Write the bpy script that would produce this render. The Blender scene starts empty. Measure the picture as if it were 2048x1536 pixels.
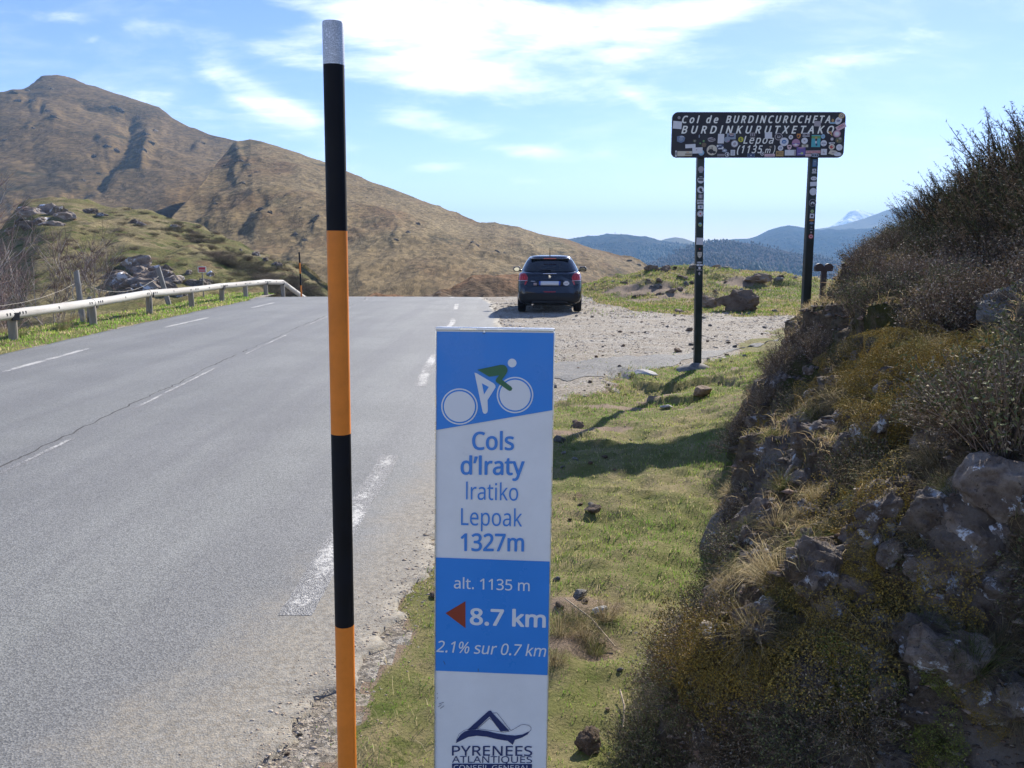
import bpy, bmesh, math, random
import numpy as np
from mathutils import Vector, Matrix
from mathutils.bvhtree import BVHTree

# ------------------------------------------------------------------ camera, sky, sun, exposure
SC = bpy.context.scene
COL = SC.collection
F_PX = 1656.0
TILT = math.atan(263.0 / F_PX)
EYE = 1.6
cam_d = bpy.data.cameras.new('camera')
cam = bpy.data.objects.new('camera', cam_d)
COL.objects.link(cam)
cam_d.sensor_width = 36.0
cam_d.lens = 36.0 * F_PX / 2048.0
cam_d.clip_start = 0.05
cam_d.clip_end = 40000.0
cam.location = (0, 0, EYE)
cam.rotation_euler = (math.pi / 2 - TILT, 0, 0)
SC.camera = cam

SUN_AZ = math.radians(24.0)      # clockwise from +Y
SUN_EL = math.radians(29.0)
sun_d = bpy.data.lights.new('sun', 'SUN')
sun_d.energy = 5.0
sun_d.angle = math.radians(0.5)
sun_d.color = (1.0, 0.94, 0.84)
sun = bpy.data.objects.new('sun', sun_d)
COL.objects.link(sun)
sv = Vector((math.sin(SUN_AZ) * math.cos(SUN_EL), math.cos(SUN_AZ) * math.cos(SUN_EL), math.sin(SUN_EL)))
sun.rotation_euler = sv.to_track_quat('Z', 'Y').to_euler()
sun.location = (20, 40, 60)

VS = SC.view_settings
SC.display_settings.display_device = 'sRGB'
VS.view_transform = 'Standard'
VS.look = 'None'
VS.exposure = 0.95
VS.gamma = 1.0
VS.use_curve_mapping = False
try:
    SC.cycles.use_denoising = True
    SC.cycles.denoiser = 'OPENIMAGEDENOISE'
except Exception:
    pass
SC.cycles.max_bounces = 6
SC.cycles.volume_bounces = 1
SC.cycles.transparent_max_bounces = 12


def px_dir(px, py):
    xc = (px - 1024.0) / F_PX
    yc = (768.0 - py) / F_PX
    c, s = math.cos(TILT), math.sin(TILT)
    return (xc, c + yc * s, -s + yc * c)


def uv_px(px, py):               # slopes u = X/Y, v = (Z-eye)/Y of the sight line
    d = px_dir(px, py)
    return d[0] / d[1], d[2] / d[1]


def at(px, py, Y):
    u, v = uv_px(px, py)
    return Vector((u * Y, Y, EYE + v * Y))


class NT:
    """small helper to wire node trees"""
    def __init__(s, tree):
        s.t = tree
        s.t.nodes.clear()

    def n(s, typ, **kw):
        nd = s.t.nodes.new(typ)
        for k, v in kw.items():
            setattr(nd, k, v)
        return nd

    def l(s, a, b):
        s.t.links.new(a, b)

    def m(s, op, a, b=None, c=None, clamp=False):
        nd = s.n('ShaderNodeMath', operation=op, use_clamp=clamp)
        for i, v in enumerate((a, b, c)):
            if v is None:
                continue
            if isinstance(v, (int, float)):
                nd.inputs[i].default_value = v
            else:
                s.l(v, nd.inputs[i])
        return nd.outputs[0]

    def ss(s, v, a, b, o0=0.0, o1=1.0):
        nd = s.n('ShaderNodeMapRange', interpolation_type='SMOOTHSTEP')
        s.l(v, nd.inputs['Value'])
        nd.inputs['From Min'].default_value = a
        nd.inputs['From Max'].default_value = b
        nd.inputs['To Min'].default_value = o0
        nd.inputs['To Max'].default_value = o1
        return nd.outputs[0]

    def mix(s, f, a, b, blend='MIX'):
        nd = s.n('ShaderNodeMix', data_type='RGBA', blend_type=blend)
        nd.inputs[0].default_value = 0.5
        for i, v in ((0, f), (6, a), (7, b)):
            if isinstance(v, (int, float)):
                nd.inputs[i].default_value = v
            elif isinstance(v, (tuple, list)):
                nd.inputs[i].default_value = (*v[:3], 1)
            else:
                s.l(v, nd.inputs[i])
        return nd.outputs[2]

    def noise(s, vec, scale, detail=4, rough=0.6, dist=0.0):
        nd = s.n('ShaderNodeTexNoise')
        if vec is not None:
            s.l(vec, nd.inputs['Vector'])
        nd.inputs['Scale'].default_value = scale
        nd.inputs['Detail'].default_value = detail
        nd.inputs['Roughness'].default_value = rough
        nd.inputs['Distortion'].default_value = dist
        return nd.outputs['Fac']


SKY_STRENGTH = 0.10
CLOUDS = [   # px, py, rx, ry, tilt(deg, counter-clockwise), weight  (where they stand in the sky, turned into directions)
    (760, 0, 260, 50, -6, .8), (820, 85, 180, 60, -16, .85), (860, 165, 170, 34, -6, .7), (1220, 40, 320, 52, 9, .82), (1330, 70, 130, 34, 16, .75), (980, 70, 170, 46, -4, .6),
    (450, 160, 60, 26, -30, .75), (520, 195, 130, 44, -32, .95), (600, 238, 90, 26, -20, .8), (420, 230, 150, 34, -10, .3),
    (840, 240, 110, 26, -6, .9), (960, 280, 150, 26, -14, .55), (1070, 303, 75, 17, -4, .9), (865, 335, 66, 11, 4, .8),
    (1040, 362, 46, 11, -4, .8), (470, 80, 170, 26, -12, .55), (110, 36, 150, 16, -8, .5), (185, 80, 24, 10, 26, .45), (640, 120, 170, 36, -20, .35),
    (740, 300, 120, 40, 8, .3), (1285, 205, 80, 16, -30, .5), (1500, 145, 130, 14, -6, .4), (1640, 135, 150, 22, 16, .4), (1800, 90, 280, 40, 24, .3),
    (1150, 170, 420, 50, -8, .42), (1500, 300, 340, 50, 0, .25), (1850, 300, 160, 18, 6, .25), (1000, 440, 900, 40, 0, .12),
    (1000, -260, 700, 200, 0, .8), (200, -420, 420, 120, 12, .6), (1900, -350, 420, 160, -14, .6),
]
world = bpy.data.worlds.new('World')
SC.world = world
world.use_nodes = True
W = NT(world.node_tree)
sky = W.n('ShaderNodeTexSky', sky_type='NISHITA')
sky.sun_disc = False
sky.sun_elevation = SUN_EL
sky.sun_rotation = SUN_AZ
sky.altitude = 1135
sky.air_density = 1.0
sky.dust_density = 0.15
sky.ozone_density = 2.0
hs = W.n('ShaderNodeHueSaturation')
hs.inputs['Saturation'].default_value = 1.2
hs.inputs['Hue'].default_value = 0.505
hs.inputs['Value'].default_value = 1.0
W.l(W.mix(1.0, sky.outputs[0], (1.0, .895, .99), 'MULTIPLY'), hs.inputs['Color'])
geo = W.n('ShaderNodeTexCoord')
sep = W.n('ShaderNodeSeparateXYZ')
W.l(geo.outputs['Generated'], sep.inputs[0])
ys = W.m('MAXIMUM', sep.outputs[1], 0.08)
uu = W.m('DIVIDE', sep.outputs[0], ys)
vv = W.m('DIVIDE', sep.outputs[2], ys)
cmb = W.n('ShaderNodeCombineXYZ')
W.l(uu, cmb.inputs[0])
W.l(vv, cmb.inputs[1])
# wispy field: two stretched noises on the direction sphere
mp = W.n('ShaderNodeMapping')
W.l(cmb.outputs[0], mp.inputs['Vector'])
mp.inputs['Rotation'].default_value = (0, 0, math.radians(24))
mp.inputs['Scale'].default_value = (1.0, 4.2, 1)
wisp = W.noise(mp.outputs[0], 3.4, 9, 0.62, 0.5)
mp2 = W.n('ShaderNodeMapping')
W.l(cmb.outputs[0], mp2.inputs['Vector'])
mp2.inputs['Rotation'].default_value = (0, 0, math.radians(-14))
mp2.inputs['Scale'].default_value = (1.4, 5.0, 1)
wisp2 = W.noise(mp2.outputs[0], 6.0, 8, 0.65, 0.3)
ww = W.m('ADD', W.m('MULTIPLY', wisp, 0.65), W.m('MULTIPLY', wisp2, 0.35))
tot = None
for (cx, cy, rx, ry, ang, wt) in CLOUDS:
    cu, cv = uv_px(cx, cy)
    a = math.radians(ang)
    du = W.m('SUBTRACT', uu, cu)
    dv = W.m('SUBTRACT', vv, cv)
    p = W.m('ADD', W.m('MULTIPLY', du, math.cos(a) * F_PX / rx), W.m('MULTIPLY', dv, math.sin(a) * F_PX / rx))
    q = W.m('ADD', W.m('MULTIPLY', du, -math.sin(a) * F_PX / ry), W.m('MULTIPLY', dv, math.cos(a) * F_PX / ry))
    r2 = W.m('ADD', W.m('MULTIPLY', p, p), W.m('MULTIPLY', q, q))
    g = W.m('MULTIPLY', W.m('POWER', 2.718, W.m('MULTIPLY', r2, -1.1)), wt)
    tot = g if tot is None else W.m('ADD', tot, g)
tot = W.m('MINIMUM', tot, 1.15)
# mask * wisps, plus a thin general veil
cl = W.m('ADD', W.m('MULTIPLY', tot, 0.65), W.m('MULTIPLY', W.m('SUBTRACT', ww, 0.5), 3.6))
cl = W.m('MULTIPLY', W.ss(cl, 0.06, 1.5), 1.0)
veil = W.m('MULTIPLY', W.ss(ww, 0.44, 0.74), 0.22)
up = W.ss(sep.outputs[2], 0.0, 0.16)
cl = W.m('MAXIMUM', cl, W.m('MULTIPLY', veil, up))
skyc = W.mix(cl, hs.outputs[0], (11.5, 11.4, 11.1))
bg = W.n('ShaderNodeBackground')
bg.inputs['Strength'].default_value = SKY_STRENGTH
W.l(skyc, bg.inputs['Color'])
wo = W.n('ShaderNodeOutputWorld')
W.l(bg.outputs[0], wo.inputs['Surface'])

# ------------------------------------------------------------------ numeric helpers
RNG = np.random.default_rng(7)
random.seed(7)
_perm = np.random.default_rng(3).permutation(4096)
_val = np.random.default_rng(4).random(4096) * 2 - 1


def _h(ix, iy, iz):
    return _val[_perm[(_perm[(_perm[ix & 4095] + iy) & 4095] + iz) & 4095]]


def vn(x, y, z=0.0):
    x, y, z = np.broadcast_arrays(np.asarray(x, float), np.asarray(y, float), np.asarray(z, float))
    ix, iy, iz = np.floor(x).astype(int), np.floor(y).astype(int), np.floor(z).astype(int)
    fx, fy, fz = x - ix, y - iy, z - iz
    fx, fy, fz = fx * fx * (3 - 2 * fx), fy * fy * (3 - 2 * fy), fz * fz * (3 - 2 * fz)
    r = 0
    for a in (0, 1):
        for b in (0, 1):
            for c in (0, 1):
                w = (fx if a else 1 - fx) * (fy if b else 1 - fy) * (fz if c else 1 - fz)
                r = r + w * _h(ix + a, iy + b, iz + c)
    return r


def fbm(x, y, z=0.0, o=4, g=0.5):
    r, a, f = 0, 1.0, 1.0
    for i in range(o):
        r = r + a * vn(np.asarray(x) * f + 17.3 * i, np.asarray(y) * f + 9.1 * i, np.asarray(z) * f + 3.7 * i)
        a *= g
        f *= 2.03
    return r


def ridged(x, y, z=0.0, o=4, g=0.5):
    r, a, f = 0, 1.0, 1.0
    for i in range(o):
        r = r + a * (1 - 2 * np.abs(vn(np.asarray(x) * f + 7.3 * i, np.asarray(y) * f + 5.1 * i, np.asarray(z) * f)))
        a *= g
        f *= 2.05
    return r


def sst(a, b, x):
    t = np.clip((np.asarray(x, float) - a) / (b - a), 0, 1)
    return t * t * (3 - 2 * t)


def lin(x, knots):
    k = np.array(knots, float)
    return np.interp(x, k[:, 0], k[:, 1])


# ------------------------------------------------------------------ object helpers
def link(o, parent=None):
    COL.objects.link(o)
    if parent is not None:
        o.parent = parent
    return o


def tag(o, label=None, cat=None, group=None, kind=None):
    for k, v in (('label', label), ('category', cat), ('group', group), ('kind', kind)):
        if v:
            o[k] = v
    return o


def np_mesh(name, V, Fc, col=None, smooth=False, attrs=None):
    V = np.ascontiguousarray(V, dtype=np.float32)
    Fc = np.ascontiguousarray(Fc, dtype=np.int32)
    me = bpy.data.meshes.new(name)
    me.vertices.add(len(V))
    me.vertices.foreach_set('co', V.ravel())
    k = Fc.shape[1]
    me.loops.add(Fc.size)
    me.loops.foreach_set('vertex_index', Fc.ravel())
    me.polygons.add(len(Fc))
    me.polygons.foreach_set('loop_start', np.arange(0, Fc.size, k, dtype=np.int32))
    me.polygons.foreach_set('loop_total', np.full(len(Fc), k, dtype=np.int32))
    if smooth:
        me.polygons.foreach_set('use_smooth', np.ones(len(Fc), dtype=bool))
    me.update(calc_edges=True)
    if col is not None:
        c = np.ones((len(V), 4), np.float32)
        c[:, :3] = col
        a = me.color_attributes.new('tone', 'FLOAT_COLOR', 'POINT')
        a.data.foreach_set('color', c.ravel())
    for an, av in (attrs or {}).items():
        a = me.attributes.new(an, 'FLOAT', 'POINT')
        a.data.foreach_set('value', np.asarray(av, np.float32))
    return me


def obj(name, me, mat=None, parent=None):
    o = bpy.data.objects.new(name, me)
    if mat is not None and len(me.materials) == 0:
        me.materials.append(mat)
    return link(o, parent)


def empty(name, loc=(0, 0, 0), rot=None):
    o = bpy.data.objects.new(name, None)
    o.location = loc
    o.empty_display_size = 0.1
    if rot is not None:
        o.rotation_euler = rot
    return link(o)


def bm_obj(name, bm, mat, parent=None, smooth=False):
    bmesh.ops.recalc_face_normals(bm, faces=bm.faces)
    me = bpy.data.meshes.new(name)
    bm.to_mesh(me)
    bm.free()
    if smooth:
        for p in me.polygons:
            p.use_smooth = True
    return obj(name, me, mat, parent)


def b_box(bm, c, s, rot=None, bevel=0.0):
    r = bmesh.ops.create_cube(bm, size=1.0)
    vs = r['verts']
    for v in vs:
        v.co = Vector((v.co.x * s[0], v.co.y * s[1], v.co.z * s[2]))
    if bevel:
        es = list({e for v in vs for e in v.link_edges})
        rr = bmesh.ops.bevel(bm, geom=es, offset=bevel, segments=2, affect='EDGES', profile=0.5)
        vs = list({v for f in rr['faces'] for v in f.verts} | {v for v in vs if v.is_valid})
    M = Matrix.Translation(Vector(c)) @ (rot.to_4x4() if rot is not None else Matrix())
    for v in vs:
        v.co = M @ v.co
    return vs


def b_tube(bm, pts, rad, n=8, cap=True):
    pts = [Vector(p) for p in pts]
    rad = rad if isinstance(rad, (list, tuple)) else [rad] * len(pts)
    rings = []
    ref = Vector((0, 0, 1))
    for i, p in enumerate(pts):
        d = (pts[min(i + 1, len(pts) - 1)] - pts[max(i - 1, 0)]).normalized()
        rf = ref if abs(d.dot(ref)) < 0.95 else Vector((1, 0, 0))
        x = d.cross(rf).normalized()
        y = x.cross(d).normalized()
        rings.append([bm.verts.new(p + (x * math.cos(2 * math.pi * k / n) + y * math.sin(2 * math.pi * k / n)) * rad[i]) for k in range(n)])
    for a, b in zip(rings, rings[1:]):
        for k in range(n):
            bm.faces.new((a[k], a[(k + 1) % n], b[(k + 1) % n], b[k]))
    if cap:
        bm.faces.new(rings[0][::-1])
        bm.faces.new(rings[-1])


def sharp_caps(o):
    # the round flank stays smooth while the end caps keep their edge
    me = o.data
    for p in me.polygons:
        p.use_smooth = len(p.vertices) == 4
    cap = {k for p in me.polygons if len(p.vertices) != 4 for k in p.edge_keys}
    for e in me.edges:
        if e.key in cap:
            e.use_edge_sharp = True


def poly_plate(bm, pts, y0, y1):
    """a flat outline in local x,z given thickness from y0 (front) to y1 (back)"""
    f = [bm.verts.new((x, y0, z)) for x, z in pts]
    b = [bm.verts.new((x, y1, z)) for x, z in pts]
    bm.faces.new(f)
    bm.faces.new(b[::-1])
    n = len(pts)
    for i in range(n):
        bm.faces.new((f[i], b[i], b[(i + 1) % n], f[(i + 1) % n]))


def circ(cx, cz, r, n=28, rz=None, a=0.0):
    rz = rz or r
    return [(cx + r * math.cos(2 * math.pi * k / n) * math.cos(a) - rz * math.sin(2 * math.pi * k / n) * math.sin(a),
             cz + r * math.cos(2 * math.pi * k / n) * math.sin(a) + rz * math.sin(2 * math.pi * k / n) * math.cos(a)) for k in range(n)]


def rect(cx, cz, w, h, a=0.0):
    c, s = math.cos(a), math.sin(a)
    return [(cx + x * c - z * s, cz + x * s + z * c) for x, z in ((-w / 2, -h / 2), (w / 2, -h / 2), (w / 2, h / 2), (-w / 2, h / 2))]


def print_obj(name, polys, mat, parent, y, th=0.0002):
    bm = bmesh.new()
    for p in polys:
        poly_plate(bm, p, -y - th, -y)
    return bm_obj(name, bm, mat, parent)


# ------------------------------------------------------------------ materials
MATS = {}


def mat(name, color, rough=0.7, metal=0.0, spec=0.5, coat=0.0, var=0.0, vscale=8.0, emit=None):
    if name in MATS:
        return MATS[name]
    m = bpy.data.materials.new(name)
    m.use_nodes = True
    T = NT(m.node_tree)
    p = T.n('ShaderNodeBsdfPrincipled')
    out = T.n('ShaderNodeOutputMaterial')
    T.l(p.outputs[0], out.inputs['Surface'])
    p.inputs['Base Color'].default_value = (*color, 1)
    p.inputs['Roughness'].default_value = rough
    p.inputs['Metallic'].default_value = metal
    p.inputs['Specular IOR Level'].default_value = spec
    p.inputs['Coat Weight'].default_value = coat
    p.inputs['Coat Roughness'].default_value = 0.05
    if var:
        tc = T.n('ShaderNodeTexCoord')
        f = T.noise(tc.outputs['Object'], vscale, 6, 0.65)
        f = T.ss(f, 0.3, 0.7)
        c = T.mix(f, tuple(max(0, x * (1 - var)) for x in color), tuple(min(1, x * (1 + var)) for x in color))
        T.l(c, p.inputs['Base Color'])
        rr = T.ss(f, 0, 1, max(0.02, rough - 0.12), min(1, rough + 0.1))
        T.l(rr, p.inputs['Roughness'])
    MATS[name] = m
    return m


def tone_mat(name, rough=0.85, trans=0.0, spec=0.25):
    """foliage: the leaf's own colour comes from the attribute 'tone'"""
    if name in MATS:
        return MATS[name]
    m = bpy.data.materials.new(name)
    m.use_nodes = True
    T = NT(m.node_tree)
    at_ = T.n('ShaderNodeAttribute', attribute_name='tone')
    oi = T.n('ShaderNodeObjectInfo')
    hv = T.n('ShaderNodeHueSaturation')
    T.l(at_.outputs['Color'], hv.inputs['Color'])
    T.l(T.ss(oi.outputs['Random'], 0, 1, 0.75, 1.2), hv.inputs['Value'])
    p = T.n('ShaderNodeBsdfPrincipled')
    p.inputs['Roughness'].default_value = rough
    p.inputs['Specular IOR Level'].default_value = spec
    T.l(hv.outputs[0], p.inputs['Base Color'])
    out = T.n('ShaderNodeOutputMaterial')
    if trans:
        tr = T.n('ShaderNodeBsdfTranslucent')
        T.l(hv.outputs[0], tr.inputs['Color'])
        mx = T.n('ShaderNodeMixShader')
        mx.inputs[0].default_value = trans
        T.l(p.outputs[0], mx.inputs[1])
        T.l(tr.outputs[0], mx.inputs[2])
        T.l(mx.outputs[0], out.inputs['Surface'])
    else:
        T.l(p.outputs[0], out.inputs['Surface'])
    MATS[name] = m
    return m


def layered(name, cols, scales, rough=0.9, bump=0.0, bscale=30.0, speck=None, attr=None, attr_col=None, spec=0.2, coord='Object', stretch=None, bdist=0.02):
    """base colour blended by noises: cols[0] then each next colour over it by its own noise (scale, lo, hi)"""
    m = bpy.data.materials.new(name)
    m.use_nodes = True
    T = NT(m.node_tree)
    tc = T.n('ShaderNodeTexCoord')
    vec = tc.outputs[coord]
    if stretch:
        mpn = T.n('ShaderNodeMapping')
        mpn.inputs['Scale'].default_value = stretch
        T.l(vec, mpn.inputs['Vector'])
        vec = mpn.outputs[0]
    c = cols[0]
    for k, (cc, (sc_, lo, hi)) in enumerate(zip(cols[1:], scales)):
        off = T.n('ShaderNodeVectorMath', operation='ADD')
        T.l(vec, off.inputs[0])
        off.inputs[1].default_value = (13.1 * k, 7.7 * k, 3.3 * k)
        f = T.ss(T.noise(off.outputs[0], sc_, 7, 0.66), lo, hi)
        c = T.mix(f, c, cc)
    if attr:
        a = T.n('ShaderNodeAttribute', attribute_name=attr)
        f2 = T.noise(vec, 9.0, 6, 0.7)
        f = T.ss(T.m('ADD', a.outputs['Fac'], T.m('MULTIPLY', T.m('SUBTRACT', f2, 0.5), 1.1)), 0.35, 0.65)
        c = T.mix(f, c, attr_col)
    if speck:
        sc_, amt = speck
        vo = T.n('ShaderNodeTexVoronoi')
        T.l(vec, vo.inputs['Vector'])
        vo.inputs['Scale'].default_value = sc_
        hsv = T.n('ShaderNodeSeparateColor')
        T.l(vo.outputs['Color'], hsv.inputs[0])
        k = T.ss(hsv.outputs[0], 0, 1, 1 - amt, 1 + amt)
        mulc = T.n('ShaderNodeVectorMath', operation='SCALE')
        T.l(c, mulc.inputs[0])
        T.l(k, mulc.inputs['Scale'])
        c = mulc.outputs[0]
    p = T.n('ShaderNodeBsdfPrincipled')
    p.inputs['Roughness'].default_value = rough
    p.inputs['Specular IOR Level'].default_value = spec
    T.l(c, p.inputs['Base Color'])
    if bump:
        bp = T.n('ShaderNodeBump')
        bp.inputs['Strength'].default_value = bump
        bp.inputs['Distance'].default_value = bdist
        T.l(T.noise(vec, bscale, 8, 0.7), bp.inputs['Height'])
        T.l(bp.outputs[0], p.inputs['Normal'])
    out = T.n('ShaderNodeOutputMaterial')
    T.l(p.outputs[0], out.inputs['Surface'])
    MATS[name] = m
    return m


# ------------------------------------------------------------------ ground shape
C_K = [(-8, -3.5), (6, -3.77), (8.4, -3.93), (11.3, -4.16), (18, -4.55), (28, -4.95), (35, -6.0), (50, -10), (70, -20)]
R_OFF = [(0, 2.72), (5, 2.78), (11, 2.98), (19, 3.22), (30, 3.1), (60, 3.0)]
RE_K = [(-8, -1.15), (2, -0.85), (3, -0.66), (4.3, -0.40), (7, -0.27), (10, -0.2), (20, -0.3), (26, -0.6), (31, -1.2), (36, -2.6), (50, -6.5), (70, -16)]
B_K = [(-6, 3.2), (0, 2.6), (1.0, 2.0), (1.5, 1.28), (1.9, .86), (2.2, .64), (2.4, .48), (3.2, .68), (3.65, .88), (5.2, 1.38), (6, 1.66), (7.1, 2.15), (8.8, 2.95), (11.4, 4.12), (13, 5.2), (16, 7.6), (20, 11), (30, 20)]


def road_c(y): return lin(y, C_K)
def road_r(y): return lin(y, RE_K)
def road_l(y): return road_c(y) - 2.85 - lin(y, [(0, 0.75), (12, .95), (30, 1.05), (70, 1.0)])
def bank_x(y): return lin(y, B_K)


def gz(x, y):
    x = np.asarray(x, float)
    y = np.asarray(y, float)
    crest = 29.0 + 5.5 * sst(0.6, 4.0, x) + 2.2 * sst(8.0, 9.2, -x)
    d = np.maximum(0, y - crest)
    drop = np.where(d < 20, 0.012 * d * d, 4.8 + 0.48 * (d - 20))
    z = -np.minimum(drop, 120 + 0 * drop)
    # left verge falls away behind the rail
    le = -(road_l(y)) + 1.55
    t = np.clip((-x - le) / 6.0, 0, 1)
    z = z - 2.6 * t * t * (3 - 2 * t)
    # grass rises to the bank on the right
    dd = np.maximum(0, x - (bank_x(y) - 1.65))
    z = z + np.minimum(0.12 * dd * dd, 0.9) * sst(4.5, 10, y) * (1 - sst(13.5, 19, y))
    # grassy mound beyond the lay-by
    def bump(cx, cy, sx, sy, h):
        return h * np.exp(-((x - cx) / sx) ** 2 - ((y - cy) / sy) ** 2)
    z = z + bump(6.0, 32.5, 2.6, 3.8, .72) + bump(9.2, 33, 3.0, 4.5, .62) + bump(3.4, 31.0, 1.6, 2.6, .30) + bump(12.5, 32, 3, 5, .25) + bump(4.9, 28.6, 1.1, 1.2, .25)
    # far to the right keep falling slowly
    z = z - 0.02 * np.maximum(0, x - 14) ** 1.3
    off_road = np.maximum(sst(0.0, 0.5, x - road_r(y)), sst(0.0, 0.5, road_l(y) - x))
    grav = gravel_mask(x, y)
    amp = (0.035 - 0.022 * grav) * (1 + 2.2 * sst(26, 30, y) * sst(2, 4, x))
    z = z + off_road * amp * fbm(x * 1.7, y * 1.7, 0, 5, 0.55)
    z = z + off_road * (1 - grav) * 0.02 * fbm(x * 9, y * 9, 1.0, 3)
    # little eroded steps in the turf near the sign posts
    st = sst(0.0, 0.10, fbm(x * 0.9 + 3, y * 0.9, 4.0, 3) - 0.16 + 0.0 * x)
    z = z - 0.09 * st * off_road * (1 - grav) * sst(6.5, 8, y) * (1 - sst(11.2, 12.2, y)) * sst(0.6, 1.5, x)
    return z


def gravel_mask(x, y):
    n = 0.45 * fbm(np.asarray(x) * 0.9, np.asarray(y) * 0.9, 7.0, 4) + .16 * fbm(np.asarray(x) * 7, np.asarray(y) * 7, 2.0, 3)
    near = lin(x, [(-3, 8.6), (0.0, 8.8), (0.5, 9.7), (1.5, 10.9), (3.3, 13.0), (5, 16.2), (7, 18.3), (10, 19.5), (14, 21)])
    far = lin(x, [(-4, 60), (1.8, 44), (2.35, 30), (2.7, 26.5), (3.4, 23.6), (4.3, 22.2), (7.3, 21.3), (14, 22)])
    m = sst(-0.25, 0.25, y - near + n * 1.5) * sst(-0.25, 0.25, far - y + n * 1.2)
    # dirt strip along the road edge
    e = np.asarray(x) - road_r(y)
    w = lin(y, [(-5, .02), (2.2, .02), (4, .04), (6, .12), (8, .4), (9.5, 1.0), (12, 2), (60, 2)])
    m2 = sst(-0.12, 0.1, w - e + 0.42 * n)
    el = road_l(y) - np.asarray(x)
    m3 = sst(-0.1, 0.1, 0.12 - el + 0.45 * n - 0.1)
    return np.where(x > road_c(y), np.maximum(m, m2), m3)


EARTH = [(4.7, 28.0, 1.3, .55), (3.6, 28.6, .8, .4), (5.6, 27.2, 1.0, .4), (4.2, 26.6, .9, .3), (6.4, 26.3, 1.2, .3), (8.0, 29.5, .8, .5), (2.25, 9.75, .5, .20), (1.7, 9.3, .35, .14), (1.05, 8.75, .45, .14), (1.6, 8.3, .3, .1), (.35, 3.6, .18, .12), (.45, 7.2, .3, .14), (.8, 7.4, .3, .12), (2.9, 10.6, .5, .12), (.28, 3.2, .2, .15)]


def earth_mask(x, y):
    m = 0
    for ex, ey, rx, ry_ in EARTH:
        m = np.maximum(m, np.exp(-((np.asarray(x) - ex) / rx) ** 2 - ((np.asarray(y) - ey) / ry_) ** 2))
    return m + .35 * np.maximum(0, fbm(np.asarray(x) * 1.9, np.asarray(y) * 1.9, 11.0, 4) - .25)


def grid_mesh(xs, ys, zf):
    X, Y = np.meshgrid(xs, ys)
    Z = zf(X, Y)
    V = np.stack([X, Y, Z], -1).reshape(-1, 3)
    ny, nx = X.shape
    i = np.arange(nx * ny).reshape(ny, nx)
    Fc = np.stack([i[:-1, :-1], i[:-1, 1:], i[1:, 1:], i[1:, :-1]], -1).reshape(-1, 4)
    return V, Fc


def submesh(V, Fc, mask):
    f = Fc[mask]
    used, inv = np.unique(f, return_inverse=True)
    return V[used], inv.reshape(f.shape), used


def spaced(knots):
    out = []
    for (a, s0), (b, s1) in zip(knots, knots[1:]):
        v = a
        while v < b - 1e-6:
            out.append(v)
            v += s0 + (s1 - s0) * (v - a) / (b - a)
    out.append(knots[-1][0])
    return np.array(out)


XS = spaced([(-160, 12), (-40, 2), (-16, .35), (-11, .16), (-7.4, .12), (-6, .5), (-1.6, .2), (-1.2, .045), (2.4, .05), (5, .09), (10, .2), (16, .6), (40, 6), (160, 14)])
YS = spaced([(-60, 8), (-6, .6), (1.2, .1), (2.0, .04), (5, .05), (9, .07), (14, .11), (22, .16), (40, .3), (60, 4), (160, 12)])
GV, GF = grid_mesh(XS, YS, gz)
cent = GV[GF].mean(1)
cx_, cy_ = cent[:, 0], cent[:, 1]
inroad = (cx_ < road_r(cy_) - 0.22) & (cx_ > road_l(cy_) + 0.22) & (cy_ > -50) & (cy_ < 68)
gm = gravel_mask(cx_, cy_) > 0.5
gm &= (cy_ > -6) & (cy_ < 44) & (cx_ > -14) & (cx_ < 13)

grass_ground = layered('turf_soil', [(.17, .17, .055), (.27, .22, .11), (.10, .12, .028), (.20, .14, .085)],
                       [(1.6, .42, .62), (6, .5, .7), (3.1, .62, .72)], 0.95, 0.9, 60, None, 'earth', (.27, .20, .14), spec=0.1, bdist=0.02)
gravel_mat = layered('gravel_dirt', [(.32, .275, .215), (.385, .35, .295), (.24, .205, .16), (.28, .27, .245)],
                     [(1.3, .4, .65), (16, .52, .66), (5, .56, .70)], 0.95, 0.9, 45, (55, .45), spec=0.15, bdist=0.03)
v_, f_, _ = submesh(GV, GF, ~inroad & ~gm)
ground = obj('ground', np_mesh('ground', v_, f_, smooth=True, attrs={'earth': np.clip(np.maximum(earth_mask(v_[:, 0], v_[:, 1]), .8 * sst(.02, .5, gravel_mask(v_[:, 0], v_[:, 1]))), 0, 1)}), grass_ground)
tag(ground, kind='structure')
v_, f_, _ = submesh(GV, GF, ~inroad & gm)
layby = obj('gravel_layby', np_mesh('gravel_layby', v_, f_, smooth=True), gravel_mat)
tag(layby, kind='structure')

# far valley floor under everything
vv_ = np.array([(-9500, -60, -0), (9500, -60, 0)])
VX = spaced([(-9000, 600), (-1500, 200), (1500, 200), (9000, 600)])
VY = spaced([(-60, 40), (120, 60), (600, 200), (9000, 500)])


def valley(x, y):
    r = np.hypot(x, y)
    return -14 - 30 * sst(60, 170, r) - 90 * sst(250, 900, r) + 6 * fbm(x / 300, y / 300, 5, 3)


V2, F2 = grid_mesh(VX, VY, valley)
keep = ~((np.abs(V2[F2].mean(1)[:, 0]) < 120) & (V2[F2].mean(1)[:, 1] < 120))
vf = obj('valley_floor', np_mesh('valley_floor', V2, F2, smooth=True), layered('valley_green', [(.07, .075, .03), (.12, .095, .05)], [(.01, .4, .6)]))
tag(vf, kind='structure')

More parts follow.
